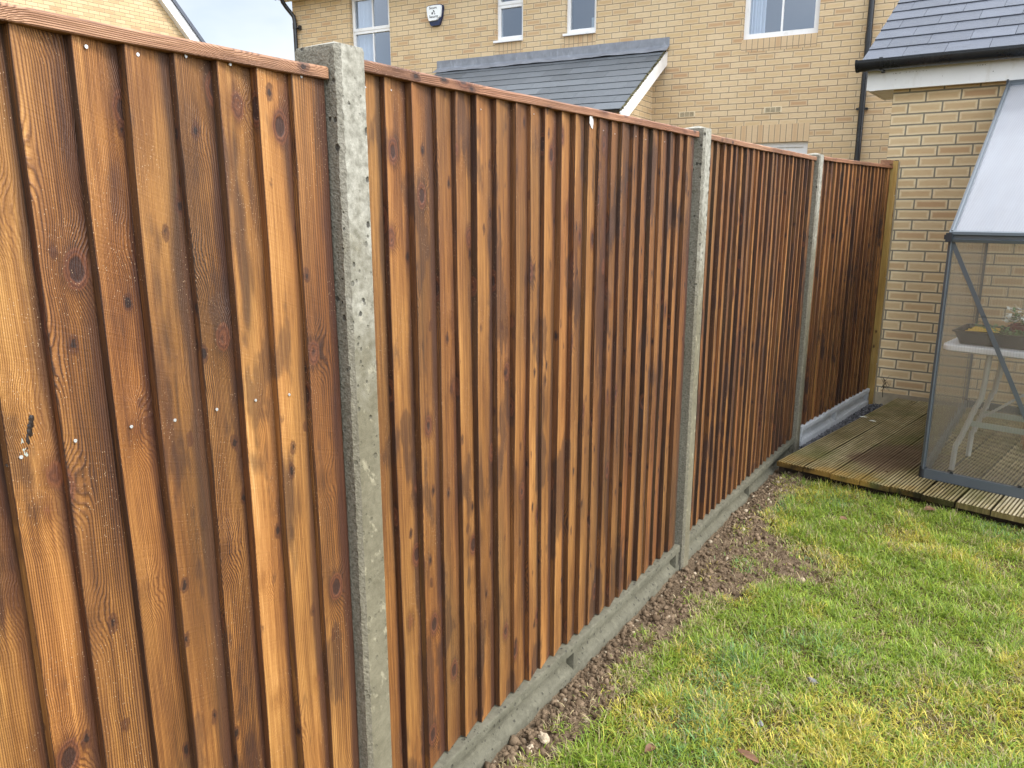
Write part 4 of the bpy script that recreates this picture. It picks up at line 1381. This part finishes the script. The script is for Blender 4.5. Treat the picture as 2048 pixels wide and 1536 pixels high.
# ------------------------------------------------------------------ timber deck
DA = rad(-9.6)
DK = empty("timber_deck", (0.008, 3.293, 0.0), DA, "weathered grooved timber deck with green algae, between the fence and greenhouse", "deck")
DZ, BW = 0.090, 0.1575
prot = random.Random(21)
lens = [2.17, 2.19, 2.21, 2.24, 2.27]
mb = MB()
# ridge profile over one board
NR = 9
for k in range(18):
    rnd = prot.random()
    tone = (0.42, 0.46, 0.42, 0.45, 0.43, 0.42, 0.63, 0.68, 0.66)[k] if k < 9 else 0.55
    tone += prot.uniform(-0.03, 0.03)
    x0 = k * BW
    L0 = prot.uniform(-0.006, 0.006)
    L1 = 2.10 + 0.145 * 0 + k * 0.021
    w = BW - 0.0055
    pr = [(0.0, DZ - 0.030), (0.0, DZ - 0.004)]
    for r_ in range(NR):
        c = w * (r_ + 0.5) / NR
        hw = w / NR / 2
        pr += [(c - hw * 0.80 + (0.001 if r_ == 0 else 0), DZ - 0.0075), (c - hw * 0.52, DZ - 0.0008), (c + hw * 0.52, DZ - 0.0006), (c + hw * 0.80, DZ - 0.0075)]
    pr += [(w, DZ - 0.004), (w, DZ - 0.030)]
    n = 14
    sl = prot.uniform(-0.0015, 0.0015)
    rings = []
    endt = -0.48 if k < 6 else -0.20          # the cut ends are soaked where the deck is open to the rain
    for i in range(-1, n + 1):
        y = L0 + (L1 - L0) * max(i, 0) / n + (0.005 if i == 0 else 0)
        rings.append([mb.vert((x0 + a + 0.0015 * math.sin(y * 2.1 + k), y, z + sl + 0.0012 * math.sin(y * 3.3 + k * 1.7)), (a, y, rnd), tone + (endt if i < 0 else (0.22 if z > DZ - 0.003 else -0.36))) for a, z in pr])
    for A, B in zip(rings, rings[1:]):
        for j in range(len(pr)):
            jj = (j + 1) % len(pr)
            mb.face(A[j], A[jj], B[jj], B[j])
    mb.face(*rings[0][::-1]); mb.face(*rings[-1])
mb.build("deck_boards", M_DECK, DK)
mb = MB()
for y in (0.05, 0.6, 1.15, 1.7):
    mb.box((0.012, y, -0.06), (18 * BW - 0.02, y + 0.045, DZ - 0.0315))
mb.box((0.008, 0.02, -0.06), (0.04, 2.0, DZ - 0.032))
mb.build("joists", M_JOIST, DK)

# dark gravel between the deck and the far gravel board
base = []
for s_ in range(5):
    bm = bmesh.new(); bmesh.ops.create_icosphere(bm, subdivisions=1, radius=1)
    V = np.array([v.co[:] for v in bm.verts]); F = np.array([[v.index for v in f.verts] for f in bm.faces]); bm.free()
    V = V * (1 + 0.85 * np.array([mnoise.noise(Vector(v) * 1.9 + Vector((s_ * 9.1, 2.0, s_))) for v in V]))[:, None]
    base.append(V)
ICO_F = F


def rand_rot(n):
    q = RNG.normal(size=(n, 4)); q /= np.linalg.norm(q, axis=1)[:, None]
    w, x, y, z = q.T
    return np.stack([np.stack([1 - 2 * (y * y + z * z), 2 * (x * y - z * w), 2 * (x * z + y * w)], -1), np.stack([2 * (x * y + z * w), 1 - 2 * (x * x + z * z), 2 * (y * z - x * w)], -1), np.stack([2 * (x * z - y * w), 2 * (y * z + x * w), 1 - 2 * (x * x + y * y)], -1)], 1)


def pebbles(name, P, size, cols, mat):
    n = len(P)
    Rm = rand_rot(n)
    Vs = np.stack([base[i] for i in RNG.integers(0, 5, n)])
    sc = size[:, None] * RNG.uniform(0.7, 1.25, (n, 3))
    Vs = np.einsum('nij,nkj->nki', Rm, Vs * sc[:, None, :]) + P[:, None, :]
    nv = Vs.shape[1]
    Fs = ICO_F[None] + (np.arange(n) * nv)[:, None, None]
    sh = np.repeat(cols, nv, 0)
    return raw_mesh(name, Vs.reshape(-1, 3), Fs.reshape(-1, 3), mat, sh, smooth=False)


n = 2600
t = RNG.uniform(0.0, 1.52, n)
wmax = 0.03 + 0.055 * t / 1.5
off = RNG.uniform(-0.01, 1, n) * (wmax + 0.03)
px = math.sin(-A3) * t + math.cos(A3) * off
py = 3.86 + math.cos(A3) * t + math.sin(A3) * off
P = np.stack([px, py, 0.016 + RNG.uniform(-0.006, 0.012, n)], -1)
g = RNG.uniform(0.05, 0.24, n) ** 1.0
tag(pebbles("gravel", P, RNG.uniform(0.004, 0.0085, n), np.stack([g, g, g * 1.06], -1), M_CLOD), "dark grey gravel strip between the deck and the pale gravel board", "gravel", kind='stuff')
mb = MB()
mb.box((-0.05, 0.0, -0.08), (0.14, 1.55, 0.008))
gb = mb.build("gravel_bed", M_JOIST, None, loc=(0, 3.86, 0)); gb.rotation_euler = (0, 0, A3); tag(gb, kind='structure')

# ------------------------------------------------------------------ soil clods, grit
n = 30000
y = RNG.uniform(-0.9, 3.35, n)
e = soil_edge(y)
x = -0.005 + np.abs(RNG.beta(1.0, 1.5, n)) * e * 1.25
s = 0.0013 + 0.0125 * RNG.power(0.24, n) ** 3.4
s = np.where(RNG.random(n) < 0.004, s + 0.009, s)
z = soil_h(x, y) + s * 0.12
c0 = np.array([0.105, 0.071, 0.042]); c1 = np.array([0.240, 0.174, 0.112]); c2 = np.array([0.46, 0.38, 0.27])
tt = RNG.random(n)[:, None]
cols = c0 * (1 - tt) + c1 * tt
pale = RNG.random(n) < 0.045
cols[pale] = c2 * RNG.uniform(0.7, 1.15, (pale.sum(), 1))
tag(pebbles("soil_clods", np.stack([x, y, z], -1), s, cols, M_CLOD), "loose crumbly brown soil clods along the foot of the fence", "soil", kind='stuff')

# ------------------------------------------------------------------ grass
def grass_field(n_try, x0, x1, y0, y1, hmin, hmax, wid, mode="lawn"):
    x = RNG.uniform(x0, x1, n_try); y = RNG.uniform(y0, y1, n_try)
    e = soil_edge(y)
    dens = sstep(0.72, 1.35, x / e + 0.95 * (vnoise(x, y, 9, 6) - 0.5) + 0.55 * (vnoise(x, y, 24, 7) - 0.5))
    dens = np.maximum(dens, (0.03 + 0.5 * sstep(0.66, 0.82, vnoise(x, y, 8, 21))) * (x > 0.05)) * (0.35 + 0.85 * vnoise(x, y, 14, 8)) * (1 - 0.55 * sstep(0.62, 0.8, vnoise(x, y, 5.2, 16)))
    # under the deck nothing grows
    lx = (x - 0.008) * math.cos(DA) + (y - 3.293) * math.sin(DA); ly = -(x - 0.008) * math.sin(DA) + (y - 3.293) * math.cos(DA)
    keep = (RNG.random(n_try) < dens) & ~((ly > 0.02) & (lx > -0.02))
    x, y, e = x[keep], y[keep], e[keep]
    n = len(x)
    near_edge = np.clip((x / e - 0.8) / 0.9, 0.25, 1)
    tuft = vnoise(x, y, 11, 9)
    h = RNG.uniform(hmin, hmax, n) * (0.45 + 1.05 * tuft) * (0.55 + 0.45 * near_edge)
    a = 2 * math.pi * (vnoise(x, y, 13, 10) * 1.3 + RNG.normal(0, 0.42, n))
    lean = np.clip(RNG.normal(0.98, 0.38, n), 0.12, 1.52)
    d = np.stack([np.cos(a), np.sin(a)], -1)
    pz = np.where(x / e < 1.15, np.maximum(soil_h(x, y), lawn_z(x, y)), lawn_z(x, y))
    base_ = np.stack([x, y, pz - 0.003], -1)
    side = np.stack([-d[:, 1], d[:, 0], np.zeros(n)], -1)
    w = wid * RNG.uniform(0.65, 1.35, n)
    V = np.zeros((n, 7, 3))
    for i, (t, wk) in enumerate(((0.0, 0.9), (0.4, 1.0), (0.75, 0.7))):
        horiz = h * np.sin(lean * (0.35 + 0.65 * t)) * t
        vert = h * np.cos(lean * (0.3 + 0.7 * t)) * t
        c = base_ + np.concatenate([d * horiz[:, None], vert[:, None]], 1)
        V[:, 2 * i] = c - side * (w * wk / 2)[:, None]
        V[:, 2 * i + 1] = c + side * (w * wk / 2)[:, None]
    V[:, 6] = base_ + np.concatenate([d * (h * np.sin(lean))[:, None], (h * np.cos(np.minimum(lean, 1.45)) * 0.95)[:, None]], 1)
    idx = np.arange(n)[:, None] * 7
    F4 = np.concatenate([idx + np.array([0, 1, 3, 2]), idx + np.array([2, 3, 5, 4])], 0)
    F4 = np.concatenate([F4, idx + np.array([4, 5, 6, 6])], 0)
    # colour patches
    p1, p2, p3 = vnoise(x, y, 3.6, 11), vnoise(x, y, 7.5, 12), vnoise(x, y, 17, 13)
    green = np.array([0.130, 0.235, 0.028]); lime = np.array([0.340, 0.420, 0.055]); yel = np.array([0.53, 0.46, 0.085]); straw = np.array([0.48, 0.40, 0.22]); blue = np.array([0.135, 0.235, 0.085])
    k = RNG.random(n)
    wy = np.clip(sstep(0.42, 0.78, 0.55 * p1 + 0.45 * p2) * 0.9, 0, 1)
    col = green + (lime - green) * RNG.random((n, 1))
    m_ = k < wy * 0.68
    col[m_] = (yel * RNG.uniform(0.75, 1.15, (n, 1)))[m_]
    m_ = (RNG.random(n) < 0.09 + 0.25 * sstep(0.5, 0.75, p3) + 0.35 * (near_edge < 0.6))
    col[m_] = (straw * RNG.uniform(0.55, 1.1, (n, 1)))[m_]
    m_ = (RNG.random(n) < 0.30 * sstep(0.55, 0.8, vnoise(x, y, 4.2, 14)))
    col[m_] = blue * RNG.uniform(0.9, 1.3)
    col *= RNG.uniform(0.6, 1.35, (n, 1))
    sh = np.repeat(col[:, None, :], 7, 1)
    return V.reshape(-1, 3), F4, sh.reshape(-1, 3)


parts = [grass_field(265000, 0.03, 1.75, 0.25, 3.35, 0.022, 0.054, 0.0024),
         grass_field(60000, 0.05, 3.4, -1.6, 3.35, 0.028, 0.056, 0.0026)]
VV, FF, SS, o_ = [], [], [], 0
for V, F4, S_ in parts:
    VV.append(V); FF.append(F4 + o_); SS.append(S_); o_ += len(V)
VV, FF, SS = np.concatenate(VV), np.concatenate(FF), np.concatenate(SS)
quad = FF[FF[:, 2] != FF[:, 3]]
tri = FF[FF[:, 2] == FF[:, 3]][:, :3]
me = bpy.data.meshes.new("grass")
me.vertices.add(len(VV)); me.vertices.foreach_set("co", VV.astype(np.float32).ravel())
li = np.concatenate([quad.ravel(), tri.ravel()]).astype(np.int32)
me.loops.add(len(li)); me.loops.foreach_set("vertex_index", li)
me.polygons.add(len(quad) + len(tri))
ls = np.concatenate([np.arange(len(quad)) * 4, len(quad) * 4 + np.arange(len(tri)) * 3]).astype(np.int32)
lt = np.concatenate([np.full(len(quad), 4), np.full(len(tri), 3)]).astype(np.int32)
me.polygons.foreach_set("loop_start", ls); me.polygons.foreach_set("loop_total", lt)
me.update(calc_edges=True)
at = me.attributes.new("shade", 'FLOAT_COLOR', 'POINT')
at.data.foreach_set("color", np.concatenate([SS, np.ones((len(SS), 1))], 1).astype(np.float32).ravel())
me.materials.append(M_GRASS)
gr_ = bpy.data.objects.new("grass", me); COL.objects.link(gr_)
tag(gr_, "patchy green and yellow lawn grass beside the fence", "grass", kind='stuff')


# ------------------------------------------------------------------ greenhouse (frame as the deck: x to the right, y to the back)
GA = rad(-9.6)
GO = Vector((0.738, 3.445, DZ + 0.001))
GR = empty("greenhouse", GO, GA, "grey framed polycarbonate lean-to greenhouse standing on the timber deck", "greenhouse")
GL, GD, EZ, RZ = 1.86, 1.955, 1.305, 2.280
mb = MB()
bh = 0.052
mb.box((0.014, 0.0, 0.0), (GL - 0.014, 0.030, bh)); mb.box((0.014, GD - 0.03, 0.0), (GL - 0.014, GD, bh))
mb.box((0.0, 0.031, 0.0005), (0.030, GD - 0.031, bh - 0.0005)); mb.box((GL - 0.03, 0.031, 0.0005), (GL, GD - 0.031, bh - 0.0005))
mb.build("base_rail", M_GHBASE, GR)
for x in (0.0, GL):
    for y in (0.0, GD):
        mb = MB()
        mb.tube([(x + (0.012 if x == 0 else -0.012), y + (0.016 if y == 0 else -0.016), 0.0005), (x + (0.012 if x == 0 else -0.012), y + (0.016 if y == 0 else -0.016), bh + 0.010)], 0.019, 12)
        mb.build("base_corner", M_CLIP, GR, smooth=True)


def profile_bar(mb, p, q, up=(0, -1, 0), w=0.024, h=0.022):
    """aluminium glazing bar: flat flange with a raised rounded spine"""
    mb.bar(p, q, w, h, up)
    u = Vector(up) * (h * 0.62)
    mb.tube([Vector(p) + u, Vector(q) + u], 0.0062, 10)


posts = [0.012, 0.63, 1.24, GL - 0.012]
for i, x in enumerate(posts):
    mb = MB()
    profile_bar(mb, (x, 0.014, bh), (x, 0.014, EZ - 0.02))
    mb.build("front_post", M_GHFRAME, GR, smooth=True)
for i, x in enumerate(posts):
    mb = MB()
    profile_bar(mb, (x, GD - 0.018, bh), (x, GD - 0.018, RZ - 0.05), (0, 1, 0))
    mb.build("back_post", M_GHFRAME, GR, smooth=True)
for yy, s_ in ((0.0, -1),):
    mb = MB()
    yb_ = yy + (0.008 if s_ < 0 else -0.008)
    prf = [(-0.018, -0.030), (0.014, -0.030), (0.018, -0.016), (0.008, -0.012), (0.008, 0.003), (0.020, 0.008), (0.018, 0.022), (0.004, 0.028), (-0.018, 0.018)]
    mb.poly_prism([(0.0, yb_ + s_ * a, EZ + b) for a, b in prf], (GL, 0, 0))
    mb.build("eave_beam", M_GHFRAME, GR)
for x in (-0.012, GL - 0.016):
    mb = MB()
    mb.box((x, -0.026, EZ - 0.030), (x + 0.028, 0.014, EZ + 0.016)); mb.box((x - 0.008, -0.018, EZ - 0.018), (x + 0.012, 0.010, EZ + 0.006))
    mb.build("eave_corner", M_CLIP, GR)
mb = MB()
mb.poly_prism([(0.0, GD - 0.002 + a, RZ + b) for a, b in ((-0.062, -0.040), (-0.05, -0.040), (-0.046, -0.024), (-0.012, -0.024), (0.0, -0.030), (0.0, 0.008), (-0.030, 0.008), (-0.060, -0.014))], (GL, 0, 0))
mb.build("ridge_beam", M_GHFRAME, GR)
sl_n = Vector((0, -(RZ - EZ), GD)).normalized()
for x in posts:
    mb = MB()
    profile_bar(mb, (x, 0.006, EZ + 0.012), (x, GD - 0.035, RZ - 0.012), sl_n)
    mb.build("rafter", M_GHFRAME, GR, smooth=True)
for x in (0.004, GL - 0.010):
    mb = MB()
    mb.bar((x, GD - 0.045, RZ - 0.075), (x, GD - 0.045, RZ + 0.010), 0.012, 0.082, (0, 1, 0))
    mb.build("ridge_corner", M_CLIP, GR)


def sheet(mb, a, b, c, d, th=0.004):
    n = (Vector(b) - Vector(a)).cross(Vector(d) - Vector(a)).normalized() * th
    mb.poly_prism([a, b, c, d], n)


for i in range(3):
    x0, x1 = posts[i] + 0.010, posts[i + 1] - 0.010
    mb = MB(); mb.face(*[mb.vert(p) for p in ((x0, 0.016, bh - 0.004), (x1, 0.016, bh - 0.004), (x1, 0.016, EZ - 0.01), (x0, 0.016, EZ - 0.01))])
    mb.build("wall_sheet", M_POLY_WALL, GR)
    mb = MB(); mb.face(*[mb.vert(p) for p in ((x0, 0.004, EZ + 0.014), (x1, 0.004, EZ + 0.014), (x1, GD - 0.04, RZ - 0.018), (x0, GD - 0.04, RZ - 0.018))])
    mb.build("roof_sheet", M_POLY_ROOF, GR)
for x in (0.006, GL - 0.006):
    mb = MB(); mb.face(*[mb.vert(p) for p in ((x, 0.03, bh), (x, GD - 0.03, bh), (x, GD - 0.03, RZ - 0.03), (x, 0.03, EZ))])
    mb.build("gable_sheet", M_POLY_WALL, GR)
mb = MB()
mb.bar((0.020, 0.009, EZ - 0.034), (0.63, 0.009, 0.058), 0.004, 0.022, (0.8, 0, 0.6))
mb.build("corner_brace", M_GHFRAME, GR)
mb = MB()
mb.bar((GL - 0.02, 0.034, EZ - 0.024), (1.24, 0.034, 0.045), 0.004, 0.022, (-0.8, 0, 0.6))
mb.build("corner_brace", M_GHFRAME, GR)
for x in (0.152, 0.468, 0.78, 1.09, 1.40, 1.71):
    mb = MB()
    mb.box((x - 0.008, 0.004, bh), (x + 0.008, 0.0145, bh + 0.010))
    mb.box((x - 0.006, 0.003, bh + 0.010), (x + 0.006, 0.008, bh + 0.014))
    mb.build("glazing_clip", M_CLIP, GR)


# the end walls run square to the garage, not to the deck
for o_ in GR.children:
    for v_ in o_.data.vertices:
        v_.co.x -= 0.129 * v_.co.y


def in_gh(x, y, z):
    v = Matrix.Rotation(GA, 3, 'Z') @ Vector((x, y, 0))
    return (GO.x + v.x, GO.y + v.y, GO.z + z)


# folding table
T = empty("folding_table", in_gh(0, 0, 0), GA, "white topped folding table with grey bent legs inside the greenhouse", "table")
mb = MB()
TX0, TX1, TY0, TY1, TZ, rc = -0.012, 1.30, 0.15, 0.70, 0.722, 0.060
def rrect(x0, x1, y0, y1, r, n=6):
    pts = []
    for cx, cy, a0 in ((x1 - r, y0 + r, -90), (x1 - r, y1 - r, 0), (x0 + r, y1 - r, 90), (x0 + r, y0 + r, 180)):
        for k in range(n + 1):
            t = rad(a0 + 90 * k / n)
            pts.append((cx + r * math.cos(t), cy + r * math.sin(t)))
    return pts
lay = [(0.012, -0.036), (0.0, -0.028), (0.0, -0.006), (0.004, 0.0)]
rings = [[mb.vert((x, y, TZ + dz)) for x, y in rrect(TX0 + i_, TX1 - i_, TY0 + i_, TY1 - i_, rc)] for i_, dz in lay]
for A, B in zip(rings, rings[1:]):
    for k in range(len(A)):
        mb.face(A[k], A[(k + 1) % len(A)], B[(k + 1) % len(A)], B[k])
mb.face(*rings[0][::-1]); mb.face(*rings[-1])
mb.build("tabletop", M_TABLETOP, T, smooth=True)
for lx, fl in ((0.19, 0), (1.12, 1)):
    for ly, sy in ((0.27, -1), (0.60, 1)):
        mb = MB()
        sg = 1 if fl == 0 else -1
        mb.tube([(lx + 0.012 * sg, ly, TZ - 0.036), (lx + 0.008 * sg, ly, 0.52), (lx - 0.002 * sg, ly, 0.42), (lx - 0.020 * sg, ly, 0.375), (lx - 0.072 * sg, ly + sy * 0.01, 0.19), (lx - 0.092 * sg, ly + sy * 0.012, 0.135), (lx - 0.096 * sg, ly + sy * 0.012, 0.001)], 0.0145, 12)
        mb.build("leg", M_TUBE, T, smooth=True)
for ly in (0.285, 0.585):
    mb = MB(); mb.bar((0.155, ly, 0.278), (1.15, ly, 0.278), 0.012, 0.030); mb.build("stretcher", M_BAR, T)
mb = MB(); mb.bar((0.18, 0.44, 0.29), (0.62, 0.44, TZ - 0.04), 0.014, 0.014); mb.bar((1.12, 0.44, 0.29), (0.70, 0.44, TZ - 0.04), 0.014, 0.014)
mb.build("folding_stay", M_TUBE, T)

# seed tray with seedlings and yellow labels
def tray(name, x0, x1, y0, y1, z0, h, flare, mat, label, cat):
    root = empty(name, in_gh(0, 0, z0), GA, label, cat)
    mb = MB()
    f = flare
    lv = [(0.0, 0.0), (f * 0.9, h - 0.008), (f + 0.006, h - 0.008), (f + 0.006, h), (f - 0.004, h), (f * 0.7, h - 0.018)]
    rr = [[mb.vert((x, y, dz)) for x, y in rrect(x0 - o, x1 + o, y0 - o, y1 + o, 0.018, 4)] for o, dz in lv]
    for A, B in zip(rr, rr[1:]):
        for k in range(len(A)):
            mb.face(A[k], A[(k + 1) % len(A)], B[(k + 1) % len(A)], B[k])
    mb.face(*rr[0][::-1])
    mb.build("tray_shell", mat, root)
    mb = MB()
    mb.face(*[mb.vert((x, y, h - 0.020)) for x, y in rrect(x0 - f * 0.6, x1 + f * 0.6, y0 - f * 0.6, y1 + f * 0.6, 0.018, 4)])
    mb.build("compost", M_COMPOST, root)
    return root


def leaves(mb, cx, cy, cz, n, rx, ry, rz, size, rg):
    for _ in range(n):
        cl_ = lambda v_: max(-1.7, min(1.7, v_))
        p = Vector((cx + cl_(rg.gauss(0, 1)) * rx, cy + cl_(rg.gauss(0, 1)) * ry, cz + abs(cl_(rg.gauss(0, 1))) * rz))
        a, t = rg.uniform(0, 6.28), rg.uniform(-0.6, 0.9)
        d = Vector((math.cos(a) * math.cos(t), math.sin(a) * math.cos(t), math.sin(t)))
        s_ = d.cross(Vector((0, 0, 1))).normalized()
        L = size * rg.uniform(0.6, 1.3)
        i = [mb.vert(p), mb.vert(p + d * L * 0.5 + s_ * L * 0.24), mb.vert(p + d * L), mb.vert(p + d * L * 0.5 - s_ * L * 0.24)]
        mb.face(*i)


rg = random.Random(31)
TR = tray("seed_tray", 0.055, 0.62, 0.235, 0.50, TZ + 0.001, 0.075, 0.030, M_TRAY, "black seed tray with green seedlings and yellow labels, on the folding table", "seed tray")
mb = MB()
leaves(mb, 0.36, 0.30, 0.066, 420, 0.085, 0.04, 0.010, 0.022, rg); leaves(mb, 0.16, 0.40, 0.07, 130, 0.04, 0.04, 0.016, 0.022, rg)
mb.build("seedlings", M_LEAFGREEN, TR)
mb = MB()
for i in range(9):
    y = 0.235 + 0.020 * i
    mb.bar((0.075 + rg.uniform(0, .02), y, 0.074 + 0.002 * (i % 3)), (0.215 + rg.uniform(-.02, .02), y + rg.uniform(-.01, .01), 0.080), 0.009, 0.003)
mb.build("plant_labels", M_YELLOW, TR)
FT = tray("flower_trough", 0.24, 0.95, 0.530, 0.66, TZ + 0.001, 0.085, 0.016, M_DKRED, "dark red trough of white flowers behind the seed tray, in the greenhouse", "flower trough")
mb = MB(); leaves(mb, 0.58, 0.59, 0.09, 700, 0.20, 0.035, 0.035, 0.035, rg); mb.build("foliage", M_LEAFGREEN, FT)
mb = MB(); leaves(mb, 0.50, 0.585, 0.100, 900, 0.17, 0.035, 0.045, 0.036, rg); mb.build("white_flowers", M_PETAL, FT)
# terracotta pot with a leafy plant on an upturned crate at the back
ST = empty("wooden_crate", in_gh(0.52, 1.15, 0.0), GA, "tall slatted wooden crate at the back of the greenhouse, carrying the terracotta pot", "crate")
mb = MB()
for x in (-0.2, 0.2):
    for y in (-0.15, 0.15):
        mb.box((x - 0.02, y - 0.02, 0.0), (x + 0.02, y + 0.02, 0.80), 2, 0.4, 0.6)
for k in range(6):
    z = 0.04 + k * 0.135
    mb.box((-0.222, -0.185, z), (0.222, -0.171, z + 0.09), 0, 0.1 * k, 0.55); mb.box((-0.222, 0.171, z), (0.222, 0.185, z + 0.09), 0, 0.1 * k + .3, 0.55)
mb.box((-0.222, -0.17, 0.801), (0.222, 0.17, 0.815), 0, 0.7, 0.6)
mb.build("crate_slats", M_RAIL, ST)
PT = empty("terracotta_pot", in_gh(0.52, 1.15, 0.816), GA, "red terracotta pot with a leafy white flowered plant, high at the greenhouse back", "plant pot")
mb = MB()
def lathe(mb, prof, n=24, c=(0, 0, 0)):
    rs = [[mb.vert((c[0] + r * math.cos(2 * math.pi * k / n), c[1] + r * math.sin(2 * math.pi * k / n), c[2] + z)) for k in range(n)] for r, z in prof]
    for A, B in zip(rs, rs[1:]):
        for k in range(n):
            mb.face(A[k], A[(k + 1) % n], B[(k + 1) % n], B[k])
    mb.face(*rs[0][::-1]); mb.face(*rs[-1])
lathe(mb, [(0.105, 0.0), (0.135, 0.13), (0.150, 0.13), (0.152, 0.17), (0.138, 0.17), (0.130, 0.15)])
mb.build("pot_body", M_TERRA, PT, smooth=True)
mb = MB(); leaves(mb, 0, 0, 0.17, 420, 0.09, 0.09, 0.11, 0.055, rg); mb.build("foliage", M_LEAFGREEN, PT)
mb = MB(); leaves(mb, 0, -0.02, 0.20, 160, 0.09, 0.08, 0.10, 0.045, rg); mb.build("white_flowers", M_PETAL, PT)


# ------------------------------------------------------------------ small loose things
def leaf_thing(name, loc, rz, L, Wd, mat, label, curl=0.5, cat="leaf", tilt=0.1):
    mb = MB()
    n = 8
    rows = []
    for i in range(n + 1):
        t = i / n
        w = Wd * math.sin(math.pi * min(0.98, max(0.03, t))) ** 0.7 * 0.5
        zc = 0.15 * L * curl * math.sin(t * 2.6)
        rows.append([mb.vert(((t - 0.5) * L, k * w, zc + curl * abs(k) * w * 0.6 + 0.0016)) for k in (-1, -0.4, 0.4, 1)])
    rows2 = [[mb.vert(Vector(mb.v[i]) - Vector((0, 0, 0.0012))) for i in r_] for r_ in rows]
    for R2, flip in ((rows, False), (rows2, True)):
        for A, B in zip(R2, R2[1:]):
            for k in range(3):
                mb.face(A[k], A[k + 1], B[k + 1], B[k])
    for A, B in zip(range(n), range(1, n + 1)):
        mb.face(rows[A][0], rows[B][0], rows2[B][0], rows2[A][0]); mb.face(rows[A][3], rows[B][3], rows2[B][3], rows2[A][3])
    mb.face(*rows[0], *rows2[0][::-1]); mb.face(*rows[-1], *rows2[-1][::-1])
    o = mb.build(name, mat, None, smooth=True, loc=loc)
    o.rotation_euler = (tilt, -tilt * 0.5, rz)
    return tag(o, label, cat)


gl = lambda x, y, d=0.012: (x, y, float(lawn_z(x, y)) + d)
leaf_thing("dead_leaf", gl(0.369, 0.676, 0.018), 1.2, 0.042, 0.026, M_DEADLEAF, "curled red brown dead leaf on thin grass near the bottom of the soil strip", 0.7)
leaf_thing("dead_leaf", gl(0.615, 0.800, 0.020), -0.4, 0.075, 0.026, M_DEADLEAF, "long flat brown dead leaf lying in the grass at the picture's lower edge", 0.3)
leaf_thing("dead_leaf", gl(0.832, 3.06, 0.022), 0.5, 0.055, 0.042, M_DEADLEAF, "rusty dead leaf on the lawn just below the deck edge", 0.6)
leaf_thing("dead_leaf", gl(0.49, 2.73, 0.020), 0.9, 0.040, 0.034, M_DEADLEAF, "small rusty dead leaf in yellow grass below the deck corner", 0.5)
leaf_thing("fallen_petal", (0.249, 4.609, DZ + 0.001), 0.0, 0.050, 0.020, M_PETAL, "pale fallen petal on the deck, the one closer to the fence", 0.2, "petal", 0.03)
leaf_thing("fallen_petal", (0.321, 4.531, DZ + 0.001), -0.5, 0.055, 0.026, M_PETAL, "larger pale fallen petal on the deck, the one farther from the fence", 0.2, "petal", 0.03)


def stone(loc, r, mat, label, seed, name="stone"):
    mb = MB(); blob(mb, (0, 0, 0), r[0], r[1], r[2], seed, 3, 0.55)
    o = mb.build(name, mat, None, smooth=True, loc=loc)
    o.rotation_euler = (0, 0, seed * 1.3)
    return tag(o, label, "stone")


stone((0.080, 0.555, float(soil_h(0.08, 0.555)) + 0.012), (0.022, 0.013, 0.010), M_STONE, "large pale oblong stone in the soil near the lower edge of the picture", 2.0)
stone((0.066, 0.505, float(soil_h(0.066, 0.505)) + 0.008), (0.010, 0.009, 0.008), M_STONE, "round pale stone close beside the large oblong stone", 5.0)
stone((0.137, 0.720, float(soil_h(0.137, 0.72)) + 0.008), (0.012, 0.008, 0.007), M_STONE, "buff stone at the grass edge beyond the large oblong stone", 3.0)
stone(gl(0.679, 1.292, 0.013), (0.019, 0.010, 0.008), M_GREYSTONE, "grey stone lying in the middle of the lawn", 7.0)
stone(gl(0.600, 0.970, 0.013), (0.009, 0.008, 0.007), M_GREYSTONE, "small grey stone in thin grass between the brown leaves and the fence", 11.0)
stone((0.055, 1.86, float(soil_h(0.055, 1.86)) + 0.008), (0.010, 0.008, 0.008), M_STONE, "yellowish stone in the soil at the foot of the middle concrete post", 13.0)
